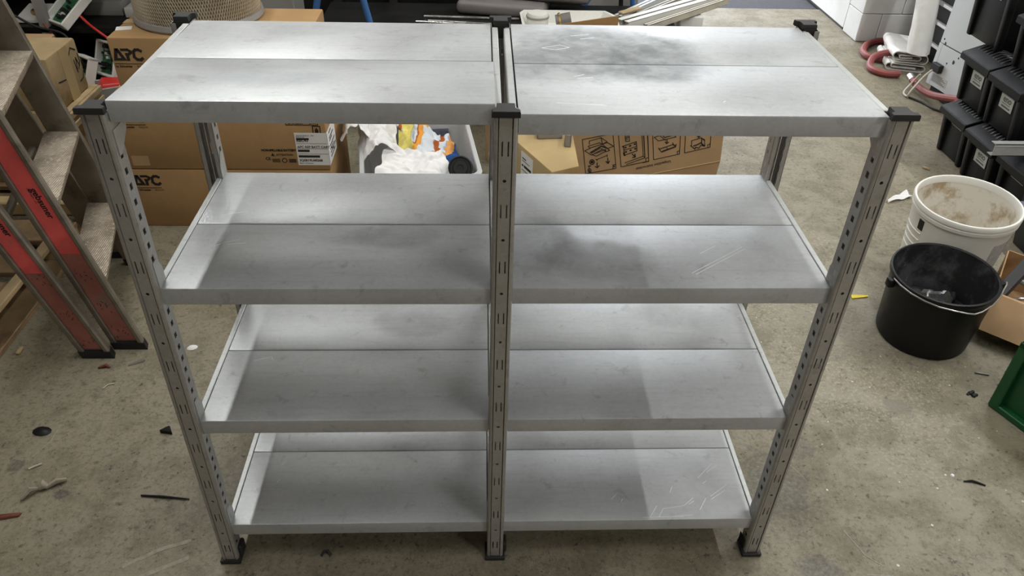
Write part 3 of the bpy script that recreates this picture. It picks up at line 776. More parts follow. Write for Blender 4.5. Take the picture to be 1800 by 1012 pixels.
# air filter
af = thing('air_filter', 'large round beige mesh air filter with a black rim, on the top battery carton', 'filter', (-1.185,1.99,.838))
fc = (-1.185,2.005,.838); FR = .247
bm = MB(); bm.lathe([(FR-.012,.02),(FR-.012,.33)], (fc[0],fc[1],fc[2]), 64); obj('pleated_element', bm, M_pleat, af)
bm = MB()                                        # diamond mesh of the expanded metal jacket
nu, nz = 150, 22; q = 2*math.pi/nu; hz = .305/nz
def mp(i, j): a = i*q; return V((fc[0]+FR*math.cos(a), fc[1]+FR*math.sin(a), fc[2]+.024+j*hz))
for i in range(nu):
    a0 = i*q
    if math.sin(a0) > .35: continue
    for j in range(nz):
        c = mp(i+.5*(j%2), j+.5); t = V((-math.sin(a0),math.cos(a0),0)); n = V((math.cos(a0),math.sin(a0),0)); up = V((0,0,1))
        o4 = [(-.62,0),(0,-.98),(.62,0),(0,.98)]; i4 = [(-.33,0),(0,-.58),(.33,0),(0,.58)]
        L = FR*q
        A = bm._v([c+t*a*L*.8+up*b*hz for a,b in o4]); B = bm._v([c+t*a*L*.8+up*b*hz-n*.003 for a,b in i4])
        for k in range(4): bm._f([A[k],A[(k+1)%4],B[(k+1)%4],B[k]])
obj('mesh_jacket', bm, M_mesh, af, smooth=0)
bm = MB(); bm.lathe([(FR-.05,0),(FR+.006,0),(FR+.010,.008),(FR+.006,.026),(FR-.012,.027)], fc, 64); obj('rim', bm, M_grey, af)
bm = MB(); bm.lathe([(FR-.012,.325),(FR+.006,.327),(FR+.010,.34),(FR+.004,.35),(FR-.07,.35),(FR-.07,.30)], fc, 64); obj('top_rim', bm, M_grey, af)

# ------------------------------------------------------------------ clear tub with its contents
tub = thing('plastic_tub', 'open milky-clear plastic storage tub full of packing, on the floor behind the left bay', 'tub', (-.31,1.9,0))
ca, sa = math.cos(R(7.5)), math.sin(R(7.5))
tf = frame((ca,sa),(-sa,ca))
TO = (-.519,1.57)
def T(a,b,z): return tf(TO,a,b,z)
def rr(w, l, z, r=.04, i=0., n=5):
    out = []
    for cx,cy,a0 in ((w-i-r,r+i,-90),(w-i-r,l-i-r,0),(r+i,l-i-r,90),(r+i,r+i,180)):
        for k in range(n+1): a = R(a0+90*k/n); out.append(T(cx+r*math.cos(a), cy+r*math.sin(a), z))
    return out
TW, TL, TH = .505, .64, .30
mb = MB(); mb.loft([rr(TW,TL,.003,.04,.035),rr(TW,TL,TH-.02,.04,.008),rr(TW,TL,TH-.02,.04,.012),rr(TW,TL,.007,.04,.039)]); obj('tub_body', mb, M_tub, tub)
mb = MB(); mb.loft([rr(TW,TL,TH-.03,.045,-.004),rr(TW,TL,TH-.002,.045,-.006),rr(TW,TL,TH,.045,-.002),rr(TW,TL,TH,.042,.012),rr(TW,TL,TH-.004,.042,.014),rr(TW,TL,TH-.028,.042,.008)], True, False); obj('tub_rim', mb, M_tub, tub)
def cloth(name, corners, seed, amp, m, lab, cat, th=.003, nu=40, nv=40, f=7., sag=0., at=None):
    c = [V(q) for q in corners]
    def fn(u,v):
        p = c[0]*(1-u)*(1-v)+c[1]*u*(1-v)+c[2]*u*v+c[3]*(1-u)*v
        q = V((p.x*f+seed,p.y*f,p.z*f))
        a = mn.noise(q)*.6+abs(mn.noise(q*2.3))*.5+mn.noise(q*5.1)*.18
        w = V((mn.noise(q*1.3+V((9,0,0))),mn.noise(q*1.3+V((0,9,0))),0))*amp*.6
        return p+V((0,0,a*amp-sag*(16*u*(1-u)*v*(1-v))))+w
    mb = MB(); mb.sheet(fn, nu, nv, th)
    return tag(obj(name, mb, m, at=tuple(c[0]), smooth=60), lab, cat)
cloth('striped_towel', [T(.17,.12,.26),T(.47,.12,.21),T(.43,.54,.21),T(.20,.60,.35)], 3, .075, M_towel, 'blue, white and orange striped towel bunched up in the clear tub', 'towel', .006)
cloth('crumpled_paper', [T(.03,.0,.26),T(.46,.0,.235),T(.36,.19,.295),T(.13,.24,.345)], 11, .045, M_paper, 'crumpled white paper in front of the striped towel in the clear tub', 'paper', .0015, f=11)
cloth('yellow_cloth', [T(.16,.26,.26),T(.22,.28,.31),T(.27,.60,.36),T(.19,.60,.36)], 5, .03, M_yel, 'yellow cloth between the bubble wrap and the striped towel', 'cloth', .006)
def wrap(u,v):
    p = V(T(.0+.17*u-.01*math.sin(v*3),.20+.42*v,.265+.10*math.sin(u*math.pi*.9)+.05*v))
    q = p*16; return p+V((mn.noise(q)*.012,mn.noise(q+V((5,5,5)))*.012,abs(mn.noise(q*1.7))*.02))
mb = MB(); mb.sheet(wrap, 40, 50, .002); tag(obj('bubble_wrap', mb, M_film, at=T(.08,.3,.2), smooth=60), 'clear bubble wrap at the left side of the tub', 'packaging')
def film(u,v):
    p = V((-.635+.12*u-.03*v,1.86+.24*v,.335+.075*math.sin(u*3)+.03*v)); q = p*22
    return p+V((mn.noise(q)*.015,mn.noise(q+V((3,1,5)))*.012,abs(mn.noise(q*1.7))*.03))
mb = MB(); mb.sheet(film, 26, 26, .002); tag(obj('plastic_film', mb, M_film, at=(-.58,1.95,.35), smooth=60), 'crumpled clear film hanging over the left rim of the tub', 'packaging')
mb = MB(); c = T(.425,.10,.285); M0 = Matrix.Translation(V(c)) @ Matrix.Rotation(R(62),4,'X') @ Matrix.Rotation(R(0),4,'Y'); mb.M = M0
mb.lathe([(.0,.058),(.012,.058),(.014,.061),(.030,.061),(.033,.055),(.044,.055),(.047,.062),(.052,.06),(.052,-.10),(.0,-.10)], (0,0,0), 40)
tag(obj('black_can', mb, M_black, at=c), 'round black can with its end facing out, at the right side of the tub', 'can')
mb = MB(); fr = [T(.20,TL-.05,.15),T(.42,TL-.05,.15)]
mb.hexa([T(.20,TL-.050,.10),T(.42,TL-.050,.10),T(.42,TL-.045,.10),T(.20,TL-.045,.10),T(.20,TL-.030,.235),T(.42,TL-.030,.235),T(.42,TL-.025,.235),T(.20,TL-.025,.235)]); mb.mi = 1
for a in (.385,.412): mb.lathe([(0,.003),(.004,.003),(.004,0)], T(a,TL-.035,.225), 10)
tag(obj('slate_blue_plate', mb, [M_slate,M_chrome], at=T(.3,TL-.03,.15)), 'slate blue plate with two rivets against the back of the tub', 'panel')
mb = MB(); mb.hexa([(-.0,2.36,0),(.03,2.30,0),(.03,2.8,0),(0,2.8,0),(-.0,2.36,.40),(.03,2.30,.40),(.03,2.8,.40),(0,2.8,.40)],.003)
tag(obj('cardboard_sheet', mb, M_card2, at=(.01,2.5,0)), 'narrow upright cardboard edge just left of the middle post', 'cardboard')

# ------------------------------------------------------------------ boxes behind the right bay
yb = thing('flat_carton', 'low yellowish cardboard box with a white label, behind the middle post', 'box', (.33,1.97,0))
yf = frame((.43,-.903),(.903,.43)); YO = (.105,2.145)
def Y(a,b,z): return yf(YO,a,b,z)
mb = MB(); mb.hexa([Y(0,0,0),Y(.43,0,0),Y(.43,.34,0),Y(0,.34,0),Y(0,0,.25),Y(.43,0,.25),Y(.43,.34,.25),Y(0,.34,.25)], .006, 2); obj('carton', mb, M_card3, yb)
mb = MB(); fr = (Y(.145,-.0006,.0),(.43,-.903,0),(0,0,1)); mb.rect(fr, 0,.09,.115,.228,.0008); mb.mi=1
f2 = (Y(.145,-.0016,.0),(.43,-.903,0),(0,0,1)); mb.rect(f2,.012,.195,.05,.200); mb.rect(f2,.012,.183,.085,.186); mb.rect(f2,.010,.155,.025,.164); mb.rect(f2,.032,.153,.10,.166); mb.rect(f2,.012,.135,.07,.138)
obj('shipping_label', mb, [M_paper,M_ink], yb, smooth=0)
def bracket(o, ang, L, lab, h=.05, w=.05):
    mb = MB(); mb.M = Matrix.Translation(V(o)) @ Matrix.Rotation(R(ang),4,'Z')
    mb.box((0,0,0),(L,w,.004)); mb.box((0,0,0),(L,.004,h)); mb.box((0,w-.004,0),(L,w,h*.6)); mb.box((0,0,0),(.004,w,h))
    return tag(obj('metal_bracket', mb, M_grey, at=o), lab, 'bracket')
bracket((.245,2.085,.2505), 5, .12, 'grey metal bracket lying on the low yellowish box', .05, .07)
bracket((.395,2.00,.2505), 80, .17, 'grey metal bracket on the yellowish box, against the printed carton', .06, .03)

pc = thing('flattened_carton', 'flattened tan carton printed with upside-down unpacking drawings, leaning behind the right bay', 'cardboard', (.70,1.71,0))
mb = MB(); mb.loft([[(.325,a,.60),(.408,a,.274),(.722,a,.276),(1.010,a,.341),(.995,a,.56)] for a in (1.696,1.704)]); flap = obj('printed_panel', mb, M_card2, pc)
mb = MB(); mb.loft([[(.408,a,.274),(.44,a+.012,0),(.985,a+.012,0),(1.003,a,.25),(1.010,a,.340),(.722,a,.275)] for a in (1.697,1.709)]); obj('lower_panel', mb, M_card2, pc)
mb = MB(); mb.tube([(.722,1.6955,.2765),(1.010,1.6955,.3412)], .0022, 6); obj('fold_line', mb, M_card3, flap)
DRAW = [
([(0.433,0.263),(0.404,0.437),(0.533,0.465)],0.0028),
([(0.531,0.465),(0.561,0.303),(0.436,0.276)],0.0028),
([(0.436,0.415),(0.434,0.43),(0.483,0.446),(0.491,0.418)],0.0028),
([(0.483,0.446),(0.51,0.428),(0.491,0.417)],0.0028),
([(0.431,0.406),(0.478,0.423),(0.49,0.415)],0.0028),
([(0.431,0.406),(0.439,0.398),(0.512,0.424),(0.54,0.407),(0.513,0.396)],0.0028),
([(0.418,0.385),(0.44,0.396)],0.0028),
([(0.418,0.385),(0.448,0.366),(0.508,0.392)],0.0028),
([(0.49,0.417),(0.513,0.397),(0.525,0.388),(0.509,0.382),(0.506,0.392)],0.0028),
([(0.444,0.377),(0.487,0.407),(0.511,0.399)],0.0056),
([(0.448,0.373),(0.484,0.398)],0.0028),
([(0.456,0.369),(0.492,0.392)],0.0028),
([(0.452,0.367),(0.47,0.36),(0.508,0.384),(0.488,0.396)],0.0028),
([(0.472,0.343),(0.516,0.364)],0.0028),
([(0.469,0.346),(0.476,0.339)],0.0028),
([(0.516,0.369),(0.517,0.357)],0.0028),
([(0.52,0.351),(0.523,0.328)],0.0039),
([(0.514,0.335),(0.524,0.326),(0.529,0.337)],0.0039),
([(0.476,0.328),(0.479,0.306)],0.0039),
([(0.47,0.311),(0.479,0.305),(0.487,0.315)],0.0039),
([(0.464,0.332),(0.462,0.325),(0.458,0.321),(0.452,0.321),(0.447,0.325),(0.444,0.332),(0.446,0.339),(0.45,0.343),(0.456,0.343),(0.461,0.339),(0.464,0.332)],0.0039),
([(0.451,0.335),(0.457,0.329)],0.0056),
([(0.457,0.335),(0.451,0.329)],0.0056),
([(0.439,0.312),(0.449,0.314)],0.0039),
([(0.443,0.313),(0.445,0.302)],0.0028),
([(0.454,0.291),(0.453,0.285),(0.449,0.282),(0.444,0.283),(0.44,0.288),(0.439,0.295),(0.442,0.3),(0.447,0.301),(0.452,0.298),(0.454,0.291)],0.0028),
([(0.445,0.294),(0.448,0.287)],0.0056),
([(0.546,0.319),(0.558,0.321)],0.0028),
([(0.546,0.319),(0.548,0.302)],0.0028),
([(0.551,0.314),(0.554,0.309)],0.0042),
([(0.554,0.465),(0.582,0.31),(0.698,0.338)],0.0028),
([(0.583,0.457),(0.589,0.43),(0.605,0.431),(0.6,0.461)],0.0028),
([(0.587,0.451),(0.599,0.454)],0.0028),
([(0.587,0.445),(0.599,0.448)],0.0028),
([(0.589,0.439),(0.596,0.44)],0.0028),
([(0.582,0.408),(0.634,0.429),(0.642,0.387),(0.591,0.365),(0.582,0.408)],0.0034),
([(0.587,0.389),(0.638,0.407)],0.0028),
([(0.578,0.406),(0.582,0.405)],0.0056),
([(0.587,0.376),(0.591,0.365)],0.007),
([(0.59,0.401),(0.593,0.402)],0.0067),
([(0.608,0.409),(0.612,0.41)],0.0067),
([(0.627,0.417),(0.63,0.418)],0.0067),
([(0.594,0.381),(0.597,0.381)],0.0067),
([(0.613,0.388),(0.616,0.389)],0.0067),
([(0.632,0.396),(0.635,0.396)],0.0067),
([(0.624,0.37),(0.638,0.358)],0.0045),
([(0.627,0.355),(0.638,0.357),(0.635,0.371)],0.0045),
([(0.596,0.329),(0.671,0.361),(0.68,0.356)],0.0028),
([(0.604,0.322),(0.68,0.353)],0.0028),
([(0.653,0.466),(0.672,0.362)],0.0028),
([(0.661,0.466),(0.68,0.357)],0.0028),
([(0.678,0.466),(0.695,0.362)],0.0028),
([(0.66,0.465),(0.68,0.355)],0.0028),
([(0.677,0.465),(0.699,0.337),(0.674,0.33)],0.0028),
([(0.684,0.351),(0.696,0.355)],0.0028),
([(0.684,0.351),(0.687,0.335)],0.0028),
([(0.699,0.466),(0.719,0.345),(0.827,0.373),(0.817,0.466)],0.0028),
([(0.708,0.449),(0.729,0.458)],0.0028),
([(0.708,0.449),(0.728,0.433),(0.8,0.452),(0.791,0.461)],0.0028),
([(0.728,0.459),(0.758,0.436)],0.0028),
([(0.738,0.462),(0.752,0.449),(0.785,0.459),(0.783,0.465)],0.0034),
([(0.764,0.438),(0.765,0.424)],0.0039),
([(0.758,0.428),(0.765,0.421),(0.772,0.428)],0.0039),
([(0.733,0.4),(0.736,0.395),(0.793,0.417),(0.79,0.425)],0.0034),
([(0.736,0.395),(0.749,0.381),(0.805,0.406),(0.793,0.417)],0.0034),
([(0.749,0.381),(0.753,0.387),(0.797,0.405)],0.0028),
([(0.767,0.403),(0.774,0.394)],0.0028),
([(0.795,0.416),(0.805,0.407),(0.805,0.417)],0.0045),
([(0.815,0.385),(0.826,0.388)],0.0028),
([(0.815,0.385),(0.819,0.371)],0.0028),
([(0.838,0.467),(0.848,0.378),(0.953,0.406),(0.947,0.468)],0.0028),
([(0.895,0.467),(0.896,0.456)],0.0045),
([(0.889,0.458),(0.897,0.451),(0.903,0.458)],0.0045),
([(0.873,0.412),(0.869,0.435),(0.908,0.449),(0.924,0.439),(0.93,0.413)],0.0028),
([(0.91,0.448),(0.915,0.421)],0.0039),
([(0.869,0.412),(0.89,0.396),(0.891,0.405),(0.906,0.401),(0.912,0.413),(0.916,0.415),(0.929,0.41)],0.0039),
([(0.882,0.411),(0.897,0.417),(0.91,0.426),(0.926,0.413)],0.005),
([(0.917,0.443),(0.924,0.438)],0.0056),
([(0.941,0.417),(0.951,0.421)],0.0028),
([(0.941,0.417),(0.944,0.405)],0.0028)]
mb = MB()
for pts, w in DRAW: mb.stroke(((0,1.6955,0),(1,0,0),(0,0,1)), pts, w)
th = R(180+14.4)
mb.text(((.793,1.6955,.3435),(math.cos(th),0,math.sin(th)),(-math.sin(th),0,math.cos(th))), 'Unpacking instruction', 0, 0, .0172, .0003)
obj('printing', mb, M_ink, flap, smooth=0)

# ------------------------------------------------------------------ far side of the hall
bench = thing('low_bench', 'low black steel bench behind the boxes, carrying rods, tray and profiles', 'bench', (.2,3.3,0))
mb = MB(); mb.box((-.95,2.82,.40),(1.12,3.62,.43), .004); obj('bench_top', mb, M_dkmet, bench)
for x in (-.93,1.06):
    for y in (2.84,3.56): mb = MB(); mb.box((x,y,0),(x+.04,y+.04,.40)); obj('leg', mb, M_dkmet, bench)
mach = thing('black_machine', 'black steel machine frame with rails filling the dark back of the hall', 'machine', (-.4,4.1,0))
mb = MB(); mb.box((-1.35,3.96,0),(1.02,4.5,1.5)); obj('housing', mb, M_dkmet, mach)
for k,(z,y) in enumerate(((.20,3.90),(.30,3.88),(.42,3.9))):
    mb = MB(); mb.box((-.75,y,z),(.30,y+.05,z+.035), .004); obj('rail', mb, M_dkmet if k else M_aludk, mach)
for x in (-.62,-.98): mb = MB(); mb.box((x,3.88,0),(x+.05,3.95,1.4)); obj('upright', mb, M_black, mach)
mb = MB(); mb.box((-.88,3.66,.0),(-.66,3.80,.30),.01); mb.mi = 0
tag(obj('machine_foot_block', mb, M_aludk, at=(-.8,3.7,0)), 'dull grey block on the floor between the blue trestle legs', 'block')
mb = MB(); mb.box((-1.22,3.00,0),(-1.03,3.25,.66), .006)
tag(obj('grey_cabinet', mb, M_grey, at=(-1.1,3.6,0)), 'grey metal cabinet edge behind the top battery carton', 'cabinet')
def trestle(x, y, h, spread, lab, extra=None):
    t = thing('trestle', lab, 'trestle', (x,y,0), 'blue trestles at the back')
    for s,d in ((-1,spread[0]),(1,spread[1])):
        mb = MB(); mb.tube([(x+d,y,.02),(x+s*.045,y,h)], .017, 12); obj('leg', mb, M_blue, t)
        mb = MB(); mb.box((x+d-.02,y-.10,0),(x+d+.02,y+.10,.03), .006); obj('foot_bar', mb, M_blue, t)
    if extra is not None:
        mb = MB(); mb.tube([(x+extra,y+.03,.02),(x+extra-.06,y+.03,h)], .015, 12); obj('leg', mb, M_dkmet, t)
    mb = MB(); mb.box((x-.07,y-.09,h-.02),(x+.07,y+.09,h+.04), .006); obj('top_beam', mb, M_blue, t)
    mb = MB(); k = .18/h; mb.tube([(x+spread[0]*(1-k)-.045*k,y,.18),(x+spread[1]*(1-k)+.045*k,y,.18)], .010, 8); obj('stretcher', mb, M_blue, t)
trestle(-.72, 2.72, 1.0, (-.30,.245), 'left blue steel trestle standing behind the battery cartons')
trestle(.855, 3.72, .72, (-.43,.14), 'right blue steel trestle standing behind the white tray', .05)
# hoods
def hood(x0,x1,y0,y1,z0,z1,rot,lab):
    mb = MB(); mb.M = Matrix.Translation((x0,y0,z0)) @ Matrix.Rotation(R(rot),4,'Z'); mb.box((0,0,0),(x1-x0,y1-y0,z1-z0), .030, 4)
    return tag(obj('machine_hood', mb, M_hood, at=(x0,y0,z0)), lab, 'machine cover')
hood(-.175,.36,3.40,3.62,.4305,.508,-12,'grey rounded plastic cover lying lower behind the thin rods')
hood(.05,.62,3.46,3.68,.509,.60,-14,'grey rounded plastic cover lying on top of the other cover')
mb = MB(); mb.box((.30,3.80,0),(.40,3.93,.60),.02,2); tag(obj('black_case', mb, M_black, at=(.35,3.8,0)), 'narrow black case standing behind the white tray', 'case')
mb = MB(); mb.box((.66,3.84,0),(1.00,3.92,.72),.006); tag(obj('divider_board', mb, M_grey, at=(1,3.8,0)), 'grey board between the legs of the right blue trestle', 'board')
for k,(a,b2,r,lab) in enumerate((((-.36,3.329,.438),(.20,3.30,.438),.008,'thin steel rod lying furthest back beside the white tray'),((-.33,3.25,.437),(.06,3.20,.437),.007,'thin bright steel rod pointing at the middle post cap'),((-.40,3.235,.437),(.06,3.165,.437),.007,'thin steel rod lying nearest to the top shelf'))):
    mb = MB(); mb.tube([a,b2], r, 10); tag(obj('steel_rod', mb, M_chrome, at=a), lab, 'rod', 'steel rods on the bench')
# white tray
ty = thing('white_tray', 'white plastic tray on the bench behind the right bay', 'tray', (.47,3.12,.4305))
def trr(i,z,o=0): return [(.204+i,2.985+i,z),(.745-i,2.985+i,z),(.752-i,3.18-i,z),(.700-i,3.275-i,z),(.225+i,3.275-i,z),(.198+i,3.22-i,z)]
mb = MB(); mb.loft([trr(.03,.431),trr(0,.50),trr(.014,.50),trr(.04,.438)]); obj('tray_body', mb, M_white, ty)
wc = thing('white_can', 'white plastic can with a grey ring, lying in the white tray', 'can', (.295,3.12,.44))
mb = MB(); mb.lathe([(0,0),(.058,0),(.062,.01),(.062,.080),(.055,.092),(0,.095)], (.295,3.12,.440), 32); obj('can_body', mb, M_white, wc)
mb = MB(); mb.lathe([(.0625,.066),(.066,.068),(.066,.075),(.0625,.078)], (.295,3.12,.440), 32); obj('ring', mb, M_grey, wc)
cp = thing('pipe_coupling', 'grey metal pipe clamp coupling standing in the white tray', 'pipe fitting', (.43,3.11,.44))
mb = MB(); mb.M = Matrix.Translation((.400,3.11,.482)) @ Matrix.Rotation(R(78),4,'Y') @ Matrix.Rotation(0,4,'X'); mb.lathe([(.022,0),(.040,0),(.040,.085),(.022,.085)], (0,0,0), 24, True); obj('coupling_body', mb, M_hood, cp)
mb = MB(); mb.M = Matrix.Translation((.415,3.11,.482)) @ Matrix.Rotation(R(78),4,'Y'); mb.lathe([(.041,0),(.044,.002),(.044,.014),(.041,.016)], (0,0,0), 24); mb.box((-.05,-.012,0),(-.034,.012,.016),.003); obj('clamp', mb, M_brass, cp)
mb = MB(); mb.loft([[(.33,2.962+a,.4305),(.73,2.962+a,.4305),(.727,2.962+a,.566),(.70,2.962+a,.563),(.33,2.962+a,.504)] for a in (0,.006)]); tag(obj('cardboard_strip', mb, M_card, at=(.55,2.965,.431)), 'brown wedge-shaped cardboard strip in front of the white tray', 'cardboard')
# aluminium profiles
mb = MB(); mb.box((1.19,3.42,0),(1.33,3.62,.425),.01,2); tag(obj('grey_block', mb, M_pwall, at=(1.26,3.5,0)), 'grey block holding up the bundle of white profiles', 'block')
PR = [((.775,3.27),(1.25,3.86),.05,.045,.432,M_ltgrey,'light grey metal profile furthest left in the bundle behind the right bay'),
      ((.80,3.235),(1.33,3.82),.045,.03,.433,M_alu,'dull grey metal profile second from the left in the bundle'),
      ((.79,3.17),(1.56,3.80),.095,.045,.434,M_white,'broad white profile, brightest of the bundle behind the right bay'),
      ((.92,3.13),(1.53,3.685),.04,.035,.434,M_strap,'narrow beige profile sticking out furthest right from the bundle')]
for k,(a,b2,wd,h,z0,m,lab) in enumerate(PR):
    L = math.hypot(b2[0]-a[0],b2[1]-a[1]); mb = MB()
    mb.M = Matrix.Translation((a[0],a[1],z0)) @ Matrix.Rotation(math.atan2(b2[1]-a[1],b2[0]-a[0]),4,'Z')
    mb.box((0,-wd/2,0),(L,wd/2,.003)); mb.box((0,-wd/2,0),(L,-wd/2+.003,h)); mb.box((0,wd/2-.003,0),(L,wd/2,h)); mb.box((0,-wd/2,h-.003),(L,-wd*.1,h)); mb.box((0,wd*.1,h-.003),(L,wd/2,h))
    tag(obj('metal_profile', mb, m, at=(a[0],a[1],z0)), lab, 'profile', 'metal profiles lying on the bench')
mb = MB(); mb.M = Matrix.Translation((.80,3.29,.4795)) @ Matrix.Rotation(R(40),4,'Z'); mb.box((-.01,-.02,0),(.16,.02,.012),.003); tag(obj('wooden_wedge', mb, M_wood2, at=(.8,3.29,.48)), 'small pale wedge lying on the left end of the profiles', 'wedge')

# ------------------------------------------------------------------ black toolboxes at the right
def toolbox(x0, y0, y1, z0, h, lab, kind='badge', depth=.40, red=False, ribs=True, lpos=None, grp='black toolboxes stacked at the right'):
    t = thing('toolbox', lab, 'toolbox', (x0+depth/2,(y0+y1)/2,z0), grp)
    zl = z0+h-.062; zt = z0+h; ins = .022
    mb = MB(); mb.taper((x0+.045,y0+.012,z0),(x0+depth-.02,y1-.012,zl+.004), ins, .008, 2)
    for ya,yb in ((y0+.008,y0+.050),(y1-.050,y1-.008)):        # corner pillars framing the recessed front
        mb.hexa([(x0+.055,ya+.012,z0),(x0+.09,ya+.012,z0),(x0+.09,yb,z0),(x0+.055,yb,z0),(x0+.022,ya,zl),(x0+.06,ya,zl),(x0+.06,yb,zl),(x0+.022,yb,zl)], .008, 2)
    mb.box((x0+.022,y0+.03,zl-.03),(x0+.06,y1-.03,zl), .005)
    mb.box((x0+.10,y0+.05,z0-.0),(x0+.16,y0+.07,z0+.03)); obj('body', mb, M_tool, t)
    prof = [(x0+.012,zl-.012),(x0,zl-.006),(x0,zl+.022),(x0+.005,zl+.027),(x0+.085,zt-.008),(x0+.10,zt),(x0+depth-.01,zt),(x0+depth,zt-.01),(x0+depth,zl-.01)]
    mb = MB(); mb.loft([[(a,y,b) for a,b in prof] for y in (y0,y0+.004,y1-.004,y1)])
    bmesh.ops.bevel(mb.bm, geom=[e for e in mb.bm.edges if abs(e.verts[0].co.y-e.verts[1].co.y) < 1e-5 and (abs(e.verts[0].co.y-y0)<1e-5 or abs(e.verts[0].co.y-y1)<1e-5)], offset=.003, segments=1, affect='EDGES')
    lid = obj('lid', mb, M_tool, t)
    mb = MB(); mb.tube([(x0+.0025,y0+.006,zl+.0255),(x0+.0025,y1-.006,zl+.0255)], .0022, 6); obj('lid_edge', mb, M_tool2, lid)
    if ribs:
        mb = MB(); n = 9
        for k in range(n):
            y = y0+.03+(y1-y0-.06)*k/(n-1)
            mb.tube([(x0+.055,y,zt-.028),(x0+.075,y,zt-.012),(x0+.10,y-.004,zt+.004),(x0+.135,y-.012,zt+.006),(x0+.16,y-.018,zt)], .0055, 8)
        obj('ribs', mb, M_rib, lid)
    xl = x0+.045; yc = (y0+y1)/2
    fr = lambda y,z: ((xl-.006,y,z),(0,-1,0),(0,0,1))
    sl = ins/(h-.062)
    if kind == 'badge':
        Lz = z0+h*.40; up = V((-sl,0,1)).normalized(); yy = yc+.055
        F = (V((x0+.045+ins*(1-h*.40/(h-.058))-.0015,yy,Lz)), V((0,-1,0)), up)
        mb = MB(); mb.rect(F,0,0,.105,.075,.0015); mb.mi = 1
        F2 = (F[0]+V((-.0018,0,0)),F[1],F[2])
        mb.text(F2,'eno',.022,.036,.044,.0008); mb.rect(F2,.02,.026,.085,.029); mb.rect(F2,.02,.009,.09,.017)
        obj('label', mb, [M_badge, M_inkgrey], t, smooth=0)
    else:
        Lz = z0+h*.62; yy = yc+.055
        F = (V((x0+.045+ins*(1-h*.62/(h-.058))-.0015,yy,Lz)), V((0,-1,0)), V((-sl,0,1)).normalized())
        mb = MB(); mb.rect(F,0,0,.10,.019,.0015); mb.mi = 1; F2 = (F[0]+V((-.0018,0,0)),F[1],F[2]); mb.text(F2,'WERKZEUG',.008,.004,.0155,.0004)
        obj('label', mb, [M_badge, M_inkgrey], t, smooth=0)
    if red:
        mb = MB(); mb.box((x0+.03,y0+.05,zt-.01),(x0+.25,y1-.02,zt+.03), .01, 2); obj('red_catch', mb, M_redp, lid)
    return t
M_badge = pm('pale_grey_label', (.50,.51,.47), .6)
M_inkgrey = pm('grey_print', (.12,.12,.12), .7)
toolbox(2.435,2.285,2.545,0,.285,'lower black toolbox with a thin white strip label, next to the white machine panel','strip')
toolbox(2.445,2.285,2.555,.288,.285,'middle black toolbox with a square pale badge, above the thin strip label box')
toolbox(2.475,2.40,2.72,.576,.36,'dusty black case with a small white tag, top of the left toolbox stack','strip',ribs=False)
toolbox(2.415,1.985,2.25,0,.285,'lower black toolbox with pale badge, just behind the left end of the steel channel')
toolbox(2.430,1.985,2.26,.288,.285,'upper black toolbox with pale badge, right above the steel channel')
toolbox(2.455,1.985,2.26,.576,.27,'black toolbox with red catch, top of the right toolbox stack','strip',red=True,ribs=False)
toolbox(2.425,1.69,1.965,0,.285,'black toolbox at the right picture edge behind the white bucket','strip')
mb = MB(); mb.box((2.325,1.868,.2865),(2.95,1.871,.345)); mb.box((2.325,1.868,.2865),(2.95,1.905,.2895)); mb.box((2.325,1.868,.342),(2.95,1.905,.345)); mb.box((2.33,1.8665,.333),(2.95,1.868,.335))
tag(obj('steel_channel', mb, M_beam, at=(2.5,1.88,.287)), 'pale grey steel channel lying across the toolbox lid behind the white bucket', 'channel')

# ------------------------------------------------------------------ white machine panel, hoses, tarpaulin
cb = thing('machine_cabinet', 'pale grey enamelled machine cabinet standing behind the toolboxes', 'machine', (3.05,3.1,0))
cf = frame((.137,-.991),(.991,.137)); CO = (2.80,3.352)
def Cc(a,b,z): return cf(CO,a,b,z)
def cbox(mb,a0,a1,b0,b1,z0,z1,bev=0): return mb.hexa([Cc(a0,b0,z0),Cc(a1,b0,z0),Cc(a1,b1,z0),Cc(a0,b1,z0),Cc(a0,b0,z1),Cc(a1,b0,z1),Cc(a1,b1,z1),Cc(a0,b1,z1)],bev)
mb = MB(); cbox(mb,0,.56,.004,.45,.06,.312); cbox(mb,0,.56,.0,.45,.316,1.25,.004); cbox(mb,.0,.03,0,.44,.06,.314); cbox(mb,.033,.56,0,.01,.062,.312); obj('casing', mb, M_ltgrey, cb)
mb = MB(); cbox(mb,.02,.55,.03,.43,0,.06); cbox(mb,.10,.24,.004,.06,.005,.055); obj('plinth', mb, M_black, cb)
mb = MB(); cbox(mb,.03,.11,-.030,.0,.155,.205,.003); obj('power_inlet', mb, M_black, cb)
mb = MB(); cbox(mb,.03,.18,-.0012,.0,.085,.140); mb.mi = 1
for k in range(6): cbox(mb,.04,.17-.02*(k%3),-.002,-.001,.092+k*.0075,.095+k*.0075)
obj('rating_plate', mb, [M_badge, M_inkgrey], cb)
mb = MB()
for a,z,r in ((.03,.345,.006),(.05,.325,.008),(.34,.345,.007),(.31,.322,.006),(.20,.285,.006),(.17,.25,.012),(.12,.225,.006)):
    c = V(Cc(a,-.001,z)); mb.tube([c, c+V((.004,0,0))], r, 8)
obj('screw', mb, M_black, cb)
def tubecurve(name, pts, r, m, lab, cat): return cable(name, pts, r, m, lab, cat, 8)
